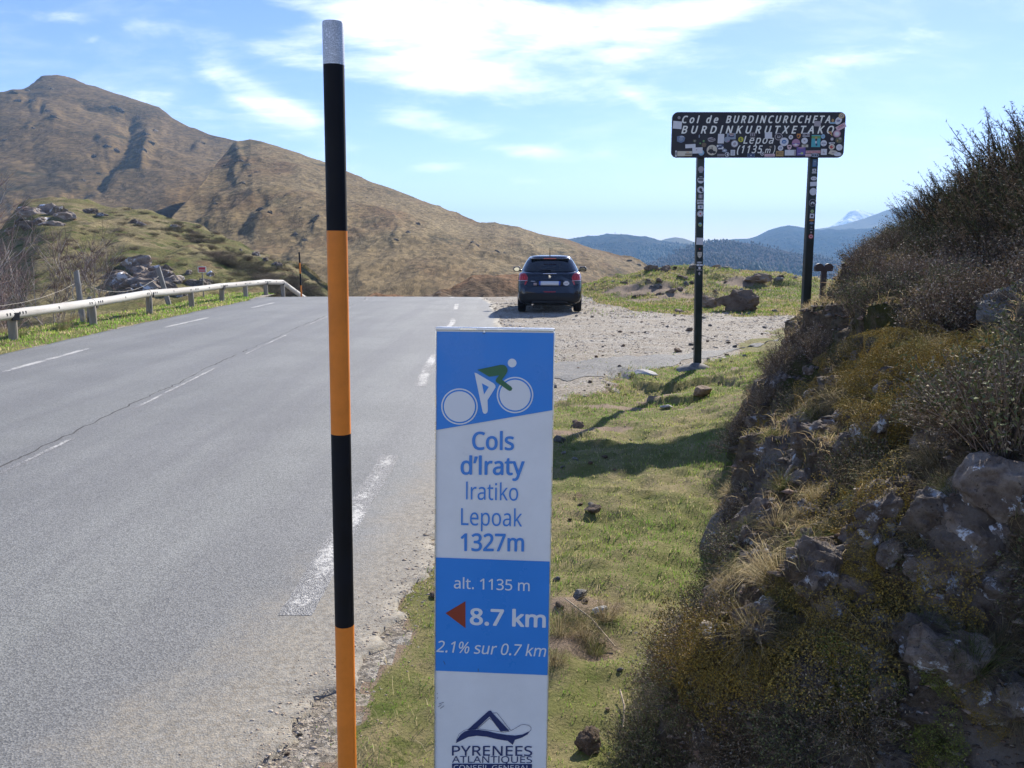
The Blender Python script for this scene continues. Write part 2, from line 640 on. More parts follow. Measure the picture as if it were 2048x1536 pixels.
# ------------------------------------------------------------------ road
ry = spaced([(-8, .5), (1, .06), (4, .045), (10, .12), (30, .35), (68, 1)])
rt = np.linspace(0, 1, 61)
RT, RY = np.meshgrid(rt, ry)
edge_n = 0.07 * fbm(RY * 2.3, 0 * RY, 2.0, 4) + 0.035 * fbm(RY * 11, 0 * RY, 5.0, 4, .65)
xr = road_r(RY) + edge_n
xl = road_l(RY) + 0.05 * fbm(RY * 2.1, 0 * RY, 9.0, 4)
RX = xl + (xr - xl) * RT


def road_z(x, y):
    z = gz(road_c(y), y) + 0.012
    t = (np.asarray(x) - road_c(y)) / 3.6
    return z + 0.012 * (1 - np.clip(t * t, 0, 1.3)) - 0.03 * sst(0.95, 1.12, np.abs(t)) * 0


RZ = road_z(RX, RY)
RV = np.stack([RX, RY, RZ], -1)
i_ = np.arange(RX.size).reshape(RX.shape)
RF = np.stack([i_[:-1, :-1], i_[:-1, 1:], i_[1:, 1:], i_[1:, :-1]], -1).reshape(-1, 4)
# skirt at the edges
RVf = RV.reshape(-1, 3)
sk_l = RV[:, 0] + np.array([-.05, 0, -.09])
sk_r = RV[:, -1] + np.array([.05, 0, -.09])
base = len(RVf)
nY = len(ry)
RVf = np.concatenate([RVf, sk_l, sk_r])
a_ = np.arange(nY - 1)
FL = np.stack([base + a_, i_[:-1, 0], i_[1:, 0], base + a_ + 1], -1)
FR = np.stack([i_[:-1, -1], base + nY + a_, base + nY + a_ + 1, i_[1:, -1]], -1)
RF = np.concatenate([RF, FL, FR])
dirt_at = np.concatenate([np.clip(1 - (road_r(RY) + .02 - RX) / lin(RY, [(-8, 1.4), (2, 1.4), (4, 1.05), (6, .7), (9, .4), (30, .25)]), 0, 1).ravel(), np.zeros(nY), np.ones(nY)])


def asphalt_material():
    m = bpy.data.materials.new('asphalt')
    m.use_nodes = True
    T = NT(m.node_tree)
    tc = T.n('ShaderNodeTexCoord')
    vec = tc.outputs['Object']
    big = T.ss(T.noise(vec, 0.55, 5, 0.6), .35, .65)
    c = T.mix(big, (.205, .203, .183), (.24, .237, .215))
    mpn = T.n('ShaderNodeMapping')
    mpn.inputs['Scale'].default_value = (1.6, .10, 1)
    T.l(vec, mpn.inputs['Vector'])
    lanes = T.ss(T.noise(mpn.outputs[0], 1.0, 4, .6), .4, .62)
    c = T.mix(T.m('MULTIPLY', lanes, .5), c, (.165, .16, .152))
    vo = T.n('ShaderNodeTexVoronoi')
    T.l(vec, vo.inputs['Vector'])
    vo.inputs['Scale'].default_value = 150
    se = T.n('ShaderNodeSeparateColor')
    T.l(vo.outputs['Color'], se.inputs[0])
    k = T.ss(se.outputs[0], 0, 1, .68, 1.32)
    sc_ = T.n('ShaderNodeVectorMath', operation='SCALE')
    T.l(c, sc_.inputs[0])
    T.l(k, sc_.inputs['Scale'])
    c = sc_.outputs[0]
    a = T.n('ShaderNodeAttribute', attribute_name='dirt')
    dn = T.noise(vec, 3.2, 7, .72)
    df = T.ss(T.m('ADD', a.outputs['Fac'], T.m('MULTIPLY', T.m('SUBTRACT', dn, .5), .9)), .28, .85)
    grit = T.ss(T.noise(vec, 70, 3, .6), .42, .6)
    df = T.m('MULTIPLY', df, T.ss(grit, 0, 1, .5, 1.0))
    sand = T.mix(T.ss(T.noise(vec, 40, 4, .7), .35, .65), (.21, .182, .14), (.36, .318, .25))
    c = T.mix(df, c, sand)
    p = T.n('ShaderNodeBsdfPrincipled')
    p.inputs['Specular IOR Level'].default_value = .3
    p.inputs['Roughness'].default_value = .62
    T.l(T.ss(df, 0, 1, .6, .92), p.inputs['Roughness'])
    T.l(c, p.inputs['Base Color'])
    bp = T.n('ShaderNodeBump')
    bp.inputs['Strength'].default_value = .28
    bp.inputs['Distance'].default_value = .006
    hgt = T.m('ADD', vo.outputs['Distance'], T.noise(vec, 30, 4, .6))
    T.l(hgt, bp.inputs['Height'])
    T.l(bp.outputs[0], p.inputs['Normal'])
    out = T.n('ShaderNodeOutputMaterial')
    T.l(p.outputs[0], out.inputs['Surface'])
    return m


asphalt = asphalt_material()
road = obj('road', np_mesh('road', RVf, RF, smooth=True, attrs={'dirt': dirt_at}), asphalt)
tag(road, kind='structure')


def paint_material():
    m = bpy.data.materials.new('worn_road_paint')
    m.use_nodes = True
    T = NT(m.node_tree)
    tc = T.n('ShaderNodeTexCoord')
    vec = tc.outputs['Object']
    wear = T.m('ADD', T.m('MULTIPLY', T.noise(vec, 42, 4, .7), .6), T.m('MULTIPLY', T.noise(vec, 3.0, 4, .6), .4))
    a = T.n('ShaderNodeAttribute', attribute_name='wear')
    f = T.ss(T.m('ADD', wear, a.outputs['Fac']), .46, .60)
    vo = T.n('ShaderNodeTexVoronoi')
    T.l(vec, vo.inputs['Vector'])
    vo.inputs['Scale'].default_value = 150
    se = T.n('ShaderNodeSeparateColor')
    T.l(vo.outputs['Color'], se.inputs[0])
    g = T.ss(se.outputs[0], 0, 1, .5, 1.5)
    asp = T.n('ShaderNodeVectorMath', operation='SCALE')
    asp.inputs[0].default_value = (.20, .195, .185)
    T.l(g, asp.inputs['Scale'])
    c = T.mix(f, (.55, .53, .48), asp.outputs[0])
    p = T.n('ShaderNodeBsdfPrincipled')
    p.inputs['Roughness'].default_value = .7
    T.l(c, p.inputs['Base Color'])
    bp = T.n('ShaderNodeBump')
    bp.inputs['Strength'].default_value = .6
    bp.inputs['Distance'].default_value = .006
    T.l(vo.outputs['Distance'], bp.inputs['Height'])
    T.l(bp.outputs[0], p.inputs['Normal'])
    out = T.n('ShaderNodeOutputMaterial')
    T.l(p.outputs[0], out.inputs['Surface'])
    return m


paint = paint_material()


def marking(xoff, y0, y1, w, wear, name='road_marking'):
    ys = np.arange(y0, y1 + .01, .06 if y1 < 14 else .15)
    t = np.linspace(-.5, .5, 5)
    T_, Y_ = np.meshgrid(t, ys)
    jit = 1 + .10 * fbm(Y_ * 14, T_ * 3, y0, 2)
    end = np.where((T_ > -.6), 0, 0)
    X_ = road_c(Y_) + lin(Y_, xoff) + T_ * w * jit + end
    Z_ = road_z(X_, Y_) + .0012
    n = np.arange(X_.size).reshape(X_.shape)
    fc = np.stack([n[:-1, :-1], n[:-1, 1:], n[1:, 1:], n[1:, :-1]], -1).reshape(-1, 4)
    return obj(name, np_mesh(name, np.stack([X_, Y_, Z_], -1).reshape(-1, 3), fc, attrs={'wear': (wear + .07 * np.exp(-np.minimum(Y_ - y0, y1 - Y_) / .12) + .10 * np.maximum(0, fbm(Y_ * 1.7, T_ * 2, y0 + 3, 3)) + .10 * np.abs(2 * T_) ** 5).ravel()}), paint, road)


for y0, y1, wr in [(-3, 0.2, 0), (3.45, 6.4, .05), (9.8, 12.95, .025), (17.0, 20.2, 0), (23.4, 26.2, 0), (29.6, 32.6, 0), (36, 39, 0)]:
    marking(R_OFF, y0, y1, .15, wr)
for y0, y1 in [(-5, -2), (-.6, 2.4), (3.9, 7.0), (8.3, 11.5), (12.9, 16.1), (17.8, 21.2), (22.6, 25.6), (27, 30), (31.4, 34.4)]:
    marking([(0, .06), (60, .06)], y0, y1, .055, .045)
for y0, y1 in [(4.4, 7.4), (11.0, 13.8), (17.7, 20.4), (24, 26.6), (30.6, 33.6)]:
    marking([(0, -2.75), (11, -2.7), (18, -2.9), (26, -2.72), (60, -2.8)], y0, y1, .12, -.04)
# the open joint along the centre line
tar = mat('tar_crack', (.075, .072, .068), .9)
for y0, y1 in [(1.5, 12.9), (13.2, 30)]:
    ys = np.arange(y0, y1, .06)
    xo = road_c(ys) - .035 + .022 * fbm(ys * 1.4, 0 * ys, 3, 3) + .02 * fbm(ys * 7, 0 * ys, 6, 3)
    wd = .003 + .006 * np.clip(.5 + fbm(ys * 3, 0 * ys, 1, 3), 0, 1.4)
    L = np.stack([xo - wd, ys, road_z(xo - wd, ys) + .0008], -1)
    R = np.stack([xo + wd, ys, road_z(xo + wd, ys) + .0008], -1)
    n = len(ys)
    a_ = np.arange(n - 1)
    obj('road_crack', np_mesh('road_crack', np.concatenate([L, R]), np.stack([a_, n + a_, n + a_ + 1, a_ + 1], -1)), tar, road)

# remnant of old asphalt in the lay-by
PX_ = spaced([(-.1, .05), (5.4, .05)])
PT = np.linspace(0, 1, 12)
PT_, PX2 = np.meshgrid(PT, PX_)
pc = lin(PX2, [(-.1, 10.7), (.8, 11.3), (2, 12.1), (3.2, 13.2), (5.4, 15.6)])
pw = lin(PX2, [(-.1, .75), (.8, .8), (2, .75), (2.9, .35), (3.6, .2), (5.4, .05)])
PYv = pc + (PT_ - .5) * 2 * (pw + .12 * fbm(PX2 * 4, 0 * PX2, 8, 3) * 1.5)
PZ = gz(PX2, PYv) + .006 + .012 * (1 - (2 * PT_ - 1) ** 2)
n = np.arange(PX2.size).reshape(PX2.shape)
fc = np.stack([n[:-1, :-1], n[1:, :-1], n[1:, 1:], n[:-1, 1:]], -1).reshape(-1, 4)
patch = obj('asphalt_patch', np_mesh('asphalt_patch', np.stack([PX2, PYv, PZ], -1).reshape(-1, 3), fc, smooth=True),
            layered('old_asphalt', [(.13, .13, .13), (.17, .165, .155), (.22, .19, .15)], [(2, .4, .6), (6, .56, .7)], .85, .5, 60, (60, .4)))
tag(patch, kind='structure')
# ------------------------------------------------------------------ hills
def px_of(u, v):
    c, s = math.cos(TILT), math.sin(TILT)
    fw = c - v * s
    return 1024 + F_PX * u / fw, 768 - F_PX * (s + v * c) / fw


def seg_dist(X, Y, pts):
    best = np.full(X.shape, 1e9)
    for (x0, y0), (x1, y1) in zip(pts, pts[1:]):
        dx, dy = x1 - x0, y1 - y0
        t = np.clip(((X - x0) * dx + (Y - y0) * dy) / (dx * dx + dy * dy), 0, 1)
        best = np.minimum(best, np.hypot(X - x0 - t * dx, Y - y0 - t * dy))
    return best


def hill_layer(name, ridge, foot, mat_, nu, ns, prof=1.0, noise=(0, 100), rough=(0, 20), feats=(), back=0.35, edge=0.0, fscale=.32, ystr=.35, kind='structure', label=None):
    rk = np.array([(*uv_px(p[0], p[1]), p[2]) for p in ridge])
    us = np.linspace(rk[0, 0], rk[-1, 0], nu)
    ss = np.concatenate([np.linspace(0, 1, ns), np.linspace(1, 1 + back, max(6, ns // 6))[1:]])
    S, U = np.meshgrid(ss, us)
    vr = np.interp(U, rk[:, 0], rk[:, 1])
    Rr = np.interp(U, rk[:, 0], rk[:, 2])
    fk = np.array([(uv_px(p[0], 600)[0], p[1], p[2]) for p in foot])
    Fy = np.interp(U, fk[:, 0], fk[:, 1])
    Fz = np.interp(U, fk[:, 0], fk[:, 2])
    Y = Fy + (Rr - Fy) * S
    zr = EYE + vr * Rr
    pf = np.where(S <= 1, np.clip(S, 0, 1) ** prof, 1 - 1.1 * (S - 1) - 2.2 * (S - 1) ** 2)
    Z = Fz + (zr - Fz) * pf
    X = U * Y
    env = np.where(S <= 1, np.sin(np.pi * np.clip(S, 0, 1)) ** 0.6, 0.5) + edge * np.exp(-((S - 1) / .06) ** 2)
    if noise[0]:
        Z = Z + env * noise[0] * fbm(X / noise[1], Y / noise[1], 2.0, 4)
    if feats:
        PX, PY = px_of(X / Y, (Z - EYE) / Y)
        wob = 6 * fbm(PX / 25, PY / 25, 3.0, 3)
        for pts, wd, dep in feats:
            d = seg_dist(PX + wob, PY + wob, pts)
            Z = Z - dep * fscale * np.exp(-(d / (wd * 1.1)) ** 2)
    if rough[0]:
        Z = Z + (env * .85 + .15) * rough[0] * (ridged(X / rough[1], Y * ystr / rough[1], 4.0, 5, .55) - .4)
    V = np.stack([X, Y, Z], -1).reshape(-1, 3)
    n = np.arange(X.size).reshape(X.shape)
    fc = np.stack([n[:-1, :-1], n[1:, :-1], n[1:, 1:], n[:-1, 1:]], -1).reshape(-1, 4)
    o = obj(name, np_mesh(name, V, fc, smooth=True), mat_)
    tag(o, kind=kind)
    tree = BVHTree.FromPolygons([tuple(v) for v in V[:, :].tolist()], fc.tolist()) if ns * nu < 70000 else None
    return o, tree, (V, fc)


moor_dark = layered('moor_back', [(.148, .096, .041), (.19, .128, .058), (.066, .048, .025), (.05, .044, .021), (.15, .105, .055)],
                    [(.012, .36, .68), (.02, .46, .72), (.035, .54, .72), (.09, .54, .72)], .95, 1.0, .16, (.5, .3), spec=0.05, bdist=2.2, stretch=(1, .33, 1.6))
moor_pale = layered('moor_front', [(.168, .116, .053), (.215, .16, .08), (.145, .085, .04), (.075, .06, .03), (.105, .095, .04)],  # front ridge moor: tan, brown and dark heather tones, paler than the back
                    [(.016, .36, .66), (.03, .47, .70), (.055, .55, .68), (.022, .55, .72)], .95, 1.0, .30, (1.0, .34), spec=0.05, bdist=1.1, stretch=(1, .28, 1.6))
featsA = [([(262, 245), (248, 285), (215, 335), (170, 375), (120, 410)], 17, 14), ([(300, 275), (285, 330)], 9, -13), ([(318, 268), (300, 300)], 7, -6),
          ([(165, 210), (190, 225), (250, 245)], 10, 8), ([(70, 205), (60, 215)], 10, -7), ([(95, 225), (115, 235)], 10, -7), ([(30, 190), (5, 195)], 12, -6),
          ([(235, 290), (205, 285)], 8, -7), ([(220, 318), (190, 310)], 9, 6), ([(462, 308), (425, 350), (375, 398), (328, 445)], 16, 8),
          ([(225, 378), (300, 376), (372, 378)], 3, -2.2), ([(300, 322), (345, 335), (395, 348)], 3, -2), ([(0, 430), (60, 420), (110, 410)], 16, 10),
          ([(65, 254), (60, 262)], 8, -5), ([(400, 285), (395, 300)], 9, -6), ([(120, 160), (240, 185)], 20, -2), ([(180, 330), (100, 345)], 18, 6)]
hill_layer('brown_mountain',
           [(-900, 520, 350), (-500, 420, 400), (-200, 290, 540), (-80, 215, 680), (0, 188, 755), (22, 183, 775), (38, 180, 790), (55, 176, 820), (72, 166, 855), (84, 157, 890), (95, 155, 900), (112, 157, 900),
            (130, 160, 900), (190, 176, 890), (260, 197, 870), (300, 211, 850), (320, 219, 840), (345, 237, 820), (380, 255, 800), (420, 268, 790), (480, 281, 780), (520, 292, 770), (600, 330, 760), (700, 380, 740), (900, 470, 700)],
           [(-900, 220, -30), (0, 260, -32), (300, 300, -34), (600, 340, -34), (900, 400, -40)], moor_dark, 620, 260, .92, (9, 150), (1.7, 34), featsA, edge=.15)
featsB = [([(470, 292), (480, 325), (470, 350)], 9, -6), ([(500, 330), (478, 370)], 8, -5), ([(520, 395), (500, 430), (480, 470)], 14, 5), ([(540, 415), (520, 425)], 13, -6), ([(440, 410), (415, 440)], 14, -4),
          ([(640, 445), (625, 455)], 9, -4), ([(800, 462), (785, 490)], 7, -4.0), ([(815, 465), (845, 470)], 6, -2.5), ([(950, 485), (940, 500)], 8, -3), ([(880, 520), (950, 490)], 14, 2.5),
          ([(560, 500), (620, 470)], 14, 3), ([(720, 560), (830, 480)], 18, -3.5), ([(830, 570), (980, 470), (1040, 465)], 20, -3), ([(600, 480), (560, 520)], 9, 3), ([(700, 440), (760, 470)], 12, 2.2)]
_, _, _ = hill_layer('brown_ridge',
                     [(290, 560, 165), (310, 500, 190), (328, 462, 214), (345, 432, 240), (372, 405, 270), (400, 372, 318), (425, 340, 380), (450, 308, 455), (466, 290, 500), (480, 284, 515), (500, 280, 515), (520, 284, 512), (560, 296, 505),
                      (600, 308, 495), (650, 329, 485), (700, 349, 470), (750, 366, 455), (800, 384, 440), (850, 403, 425), (900, 424, 410), (935, 441, 400), (960, 450, 395), (990, 451, 392), (1010, 456, 390), (1040, 459, 385), (1070, 465, 380),
                      (1130, 477, 365), (1165, 490, 355), (1200, 503, 345), (1240, 517, 335), (1262, 519, 330), (1280, 527, 325), (1300, 541, 318), (1330, 553, 310), (1380, 580, 300), (1450, 640, 290)],
                     [(290, 105, -14), (500, 105, -14), (800, 95, -11), (1000, 88, -10), (1250, 90, -13), (1450, 100, -20)], moor_pale, 620, 240, 1.05, (2.4, 70), (.75, 15), featsB, edge=.2, fscale=.22)
# burnt looking earth bank right behind the crest of the road
road_bank_mat = layered('reddish_earth', [(.13, .085, .05), (.22, .12, .06), (.06, .045, .03), (.27, .22, .15)], [(.12, .42, .6), (.3, .52, .66), (.5, .58, .7)], .95, 1.0, 1.5, (3, .35), spec=.05, bdist=.3)
hill_layer('earth_cutting', [(640, 596, 64), (760, 592, 70), (860, 588, 72), (900, 574, 74), (950, 552, 78), (1000, 545, 80), (1040, 548, 80), (1100, 556, 78), (1200, 572, 74), (1280, 590, 70), (1340, 604, 66)],
           [(640, 50, -8), (1000, 52, -7), (1340, 50, -8)], road_bank_mat, 200, 60, .8, (.5, 7), (.35, 2.6), (), edge=.5)

# green hillock on the left
hillock_mat = layered('hillock_turf', [(.135, .125, .05), (.23, .185, .10), (.085, .10, .028), (.15, .105, .055), (.075, .062, .03)],
                      [(.22, .4, .6), (.9, .5, .66), (.5, .56, .68), (1.4, .58, .7)], .95, 1.0, 2.2, (14, .35), spec=.05, bdist=.12)
_, hill_bvh, _ = hill_layer('hillock',
                            [(-900, 640, 60), (-400, 560, 66), (-150, 500, 72), (0, 468, 78), (22, 440, 79), (38, 420, 80), (60, 408, 80), (100, 402, 80), (140, 404, 79), (200, 414, 78), (250, 418, 76), (300, 428, 74), (340, 439, 72), (400, 455, 69),
                             (440, 469, 67), (500, 491, 63), (540, 510, 60), (575, 530, 56), (610, 553, 52), (640, 572, 49), (670, 590, 46), (720, 615, 44)],
                            [(-900, 20, -5), (0, 21.5, -3.0), (200, 24, -2.6), (400, 27.5, -2.2), (560, 33, -2.2), (660, 37, -2.6), (720, 38, -3)], hillock_mat, 260, 200, .82, (.45, 13), (.22, 2.4),
                            [([(45, 415), (75, 440)], 14, -.5), ([(20, 470), (60, 470)], 14, .8), ([(150, 425), (300, 450)], 10, -.3)], edge=.6)

forest_far = layered('far_forest', [(.050, .052, .040), (.085, .075, .055), (.035, .045, .03), (.12, .11, .07)], [(.006, .4, .6), (.012, .54, .66), (.004, .6, .7)], .95, 1.0, .05, (.09, .4), spec=0, bdist=14)
forest_near = layered('bare_forest', [(.105, .078, .066), (.075, .055, .048), (.05, .052, .034), (.13, .10, .08)], [(.012, .42, .6), (.006, .60, .68), (.03, .54, .68)], .95, 1.0, .07, (.16, .45), spec=0, bdist=10)
meadow_far = layered('far_meadow', [(.20, .165, .085), (.26, .21, .12), (.12, .10, .06)], [(.004, .42, .6), (.008, .54, .68)], .95, .6, .02, None, spec=0, bdist=14)


def snow_mat():
    m = bpy.data.materials.new('snowy_rock')
    m.use_nodes = True
    T = NT(m.node_tree)
    tc = T.n('ShaderNodeTexCoord')
    mpn = T.n('ShaderNodeMapping')
    mpn.inputs['Scale'].default_value = (1, .4, .6)
    T.l(tc.outputs['Object'], mpn.inputs['Vector'])
    f = T.ss(T.noise(mpn.outputs[0], .012, 6, .65, .6), .47, .56)
    c = T.mix(f, (.11, .11, .12), (.82, .84, .88))
    p = T.n('ShaderNodeBsdfPrincipled')
    p.inputs['Roughness'].default_value = .8
    T.l(c, p.inputs['Base Color'])
    out = T.n('ShaderNodeOutputMaterial')
    T.l(p.outputs[0], out.inputs['Surface'])
    return m


hill_layer('forest_hill', [(1000, 640, 1250), (1150, 590, 1350), (1250, 545, 1450), (1330, 518, 1550), (1385, 496, 1600), (1420, 487, 1600), (1450, 484, 1600), (1490, 485, 1600), (1530, 492, 1600), (1580, 504, 1600), (1640, 521, 1600), (1720, 545, 1600), (1850, 585, 1600), (2100, 640, 1600)],
           [(1000, 500, -110), (1500, 600, -120), (2100, 600, -120)], forest_near, 260, 110, .9, (12, 160), (5, 45), (), edge=.2)
hill_layer('forest_mountain', [(960, 520, 2300), (1060, 496, 2500), (1110, 484, 2600), (1145, 477, 2650), (1180, 473, 2700), (1235, 470, 2700), (1270, 474, 2700), (1300, 480, 2680), (1325, 483, 2680), (1350, 487, 2640), (1400, 500, 2600), (1480, 540, 2500)],
           [(960, 1300, -120), (1480, 1400, -120)], forest_far, 200, 110, .9, (25, 300), (7, 70), [([(1290, 500), (1360, 535)], 20, -20)], edge=.2)
hill_layer('domed_hill', [(1270, 500, 3300), (1310, 485, 3300), (1330, 478, 3300), (1350, 474.5, 3300), (1368, 477, 3300), (1395, 486, 3300), (1440, 500, 3300)],
           [(1270, 2600, -60), (1440, 2600, -60)], meadow_far, 90, 50, .9, (4, 200), (2, 60), (), edge=.1)
hill_layer('dark_mountain', [(1380, 505, 3000), (1430, 486, 3100), (1450, 480, 3150), (1480, 478, 3200), (1500, 477, 3200), (1515, 472, 3200), (1535, 461, 3250), (1560, 453, 3250), (1580, 450, 3250), (1600, 453, 3250), (1620, 458, 3250), (1660, 462, 3250),
                             (1700, 462, 3250), (1800, 455, 3200), (1950, 470, 3100), (2200, 500, 3000)],
           [(1380, 1700, -130), (2200, 1700, -130)], forest_far, 230, 110, .85, (28, 330), (8, 80), (), edge=.1)
hill_layer('brown_alp', [(1560, 480, 4300), (1620, 460, 4300), (1650, 456, 4300), (1690, 449, 4350), (1730, 436, 4400), (1770, 421, 4400), (1800, 414, 4400), (1850, 408, 4400), (1950, 400, 4400), (2150, 420, 4400)],
           [(1560, 3500, -20), (2150, 3400, -40)], meadow_far, 120, 60, .9, (8, 300), (5, 90), (), edge=.1)
hill_layer('snowy_peak', [(1600, 490, 6500), (1650, 458, 6600), (1675, 445, 6700), (1688, 434, 6800), (1698, 425, 6800), (1706, 421, 6800), (1716, 420, 6800), (1728, 423, 6800), (1742, 426, 6800), (1765, 432, 6800), (1790, 430, 6700), (1850, 445, 6700)],
           [(1600, 5600, 0), (1850, 5600, 0)], snow_mat(), 140, 70, .9, (10, 220), (12, 120), (), edge=.2)
mst = at(1230, 471, 2690)
bm = bmesh.new()
b_tube(bm, [(0, 0, -4), (0, 0, 5), (0, 0, 11)], [1.3, .9, .5], 6)
b_box(bm, (0, 0, 9), (2.6, 2.6, .6))
m_ = bm_obj('radio_mast', bm, mat('mast_grey', (.1, .1, .11)))
m_.location = mst
tag(m_, 'tiny dark radio mast on top of the long blue forested mountain', 'mast')

# far trees: bare woods on the near forest hill, read as one mass
def tree_mass(name, bands, n, size, tone):
    """many small crowns on a hill sheet"""
    t = np.linspace(0, 2 * np.pi, 6)[:-1]
    P = []
    for o_name, cnt, pxr, pyr in bands:
        me = bpy.data.objects[o_name].data
        co = np.empty(len(me.vertices) * 3, np.float32)
        me.vertices.foreach_get('co', co)
        co = co.reshape(-1, 3)
        px, py = px_of(co[:, 0] / co[:, 1], (co[:, 2] - EYE) / co[:, 1])
        ok = np.where((px > pxr[0]) & (px < pxr[1]) & (py > pyr[0]) & (py < pyr[1]) & (co[:, 1] < pxr[2]))[0]
        if len(ok) == 0:
            continue
        idx = RNG.choice(ok, cnt)
        step = np.array([co[:, 0].std() * .02, 14, 0])
        P.append(co[idx] + RNG.normal(0, 1, (cnt, 3)) * np.array([7, 9, 0]))
    P = np.concatenate(P)
    n = len(P)
    h = RNG.uniform(.5, 1.1, n) * size * .8
    r = h * RNG.uniform(.28, .42, n)
    V = np.zeros((n, 7, 3), np.float32)
    V[:, 0] = P + np.stack([0 * h, 0 * h, h * .1 - 2], -1)
    for k in range(5):
        a = t[k] + RNG.uniform(-.3, .3, n)
        rr = r * RNG.uniform(.7, 1.2, n)
        V[:, 1 + k] = P + np.stack([rr * np.cos(a), rr * np.sin(a), h * RNG.uniform(.3, .6, n)], -1)
    V[:, 6] = P + np.stack([0 * h, 0 * h, h], -1)
    fs = []
    for k in range(5):
        fs.append((0, 1 + (k + 1) % 5, 1 + k))
        fs.append((6, 1 + k, 1 + (k + 1) % 5))
    Fc = (np.arange(n)[:, None, None] * 7 + np.array(fs)[None]).reshape(-1, 3)
    base = np.array(tone)[RNG.integers(0, len(tone), n)] * RNG.uniform(.6, 1.35, (n, 1))
    o = obj(name, np_mesh(name, V.reshape(-1, 3), Fc, np.repeat(base, 7, 0)), tone_mat('leafage'))
    tag(o, kind='stuff')
    return o


tree_mass('bare_woods', [('forest_hill', 9000, (1150, 1900, 1640), (470, 640))], 0, 8, [(.105, .08, .068), (.092, .07, .06), (.082, .067, .056), (.07, .064, .046)])
tree_mass('conifer_woods', [('forest_mountain', 1600, (1280, 1375, 2600), (495, 540)), ('forest_hill', 160, (1480, 1600, 1640), (540, 590))], 0, 17, [(.022, .036, .022), (.03, .045, .028)])
tree_mass('far_woods', [('forest_mountain', 2600, (1000, 1420, 2600), (486, 560)), ('dark_mountain', 2600, (1400, 2000, 3100), (475, 560))], 0, 8, [(.06, .055, .042), (.045, .045, .034), (.08, .07, .052)])

# haze: the air between here and the far hills
bm = bmesh.new()
b_box(bm, (0, 4100, 120), (19500, 8600, 540))
haze = bm_obj('haze', bm, None)
hm = bpy.data.materials.new('air')
hm.use_nodes = True
T = NT(hm.node_tree)
pv = T.n('ShaderNodeVolumePrincipled')
pv.inputs['Color'].default_value = (.34, .62, 1.0, 1)
pv.inputs['Density'].default_value = HAZE_D = 1.85e-4
pv.inputs['Anisotropy'].default_value = 0.0
T.l(pv.outputs[0], T.n('ShaderNodeOutputMaterial').inputs['Volume'])
haze.data.materials.append(hm)
tag(haze, kind='stuff')

# ------------------------------------------------------------------ bank at the right
BH = [(0, 0), (.12, .26), (.3, .50), (.5, .72), (.72, .96), (1.0, 1.12), (1.4, 1.26), (1.8, 1.44), (2.4, 1.76), (3, 2.02), (4.5, 2.35), (9, 2.9)]


def bank_h(off, y):
    f = lin(y, [(-3, .9), (7, 1.0), (9, .86), (11, .74), (13, .56), (16, .35), (19, .1)])
    return lin(off, BH) * f


BY = spaced([(-2.5, .12), (1.2, .022), (4.6, .024), (7, .04), (10, .06), (19, .16)])
BO = spaced([(-.10, .02), (1.3, .022), (2.6, .06), (9, .35)])
O_, Y_ = np.meshgrid(BO, BY)
X_ = bank_x(Y_) + O_ + .16 * fbm(Y_ * 1.3, 0 * Y_, 3, 3) * np.exp(-O_ * .7)
Z_ = gz(X_, Y_) * (1 - sst(.2, 2.5, O_) * .4) + bank_h(np.maximum(O_, 0), Y_) - .10 * (O_ < 0)
nrm = np.stack([-.72 + 0 * O_, -.12 + 0 * O_, .68 + 0 * O_], -1)
st_ = np.clip(O_ / .25, 0, 1) * np.clip(1.25 - .25 * O_, .35, 1)
D_ = .15 * fbm(X_ * 1.6, Y_ * 1.6, Z_ * 1.6, 3) + .075 * ridged(X_ * 3.1, Y_ * 3.1, Z_ * 3.1, 4, .55) + .03 * fbm(X_ * 9, Y_ * 9, Z_ * 9, 3) + .022 * ridged(X_ * 13, Y_ * 13, Z_ * 13, 3) - .045
# ledges: rock steps that overhang a little
led = np.abs(((Z_ * 2.1 + .8 * fbm(X_ * 1.1, Y_ * 1.1, 0, 3)) % 1.0) - .5)
D_ = D_ + .09 * (led - .25) * np.clip(1.3 - O_ * .7, 0, 1)
BV = np.stack([X_, Y_, Z_], -1) + nrm * (D_ * st_)[..., None]
n = np.arange(O_.size).reshape(O_.shape)
BF = np.stack([n[:-1, :-1], n[:-1, 1:], n[1:, 1:], n[1:, :-1]], -1).reshape(-1, 4)
rockiness = np.clip(1.25 - O_ * 1.1, 0, 1) * (.4 + .6 * sst(-.1, .3, fbm(X_ * .9, Y_ * .9, 6, 3) + .15 * (4 - Y_)))


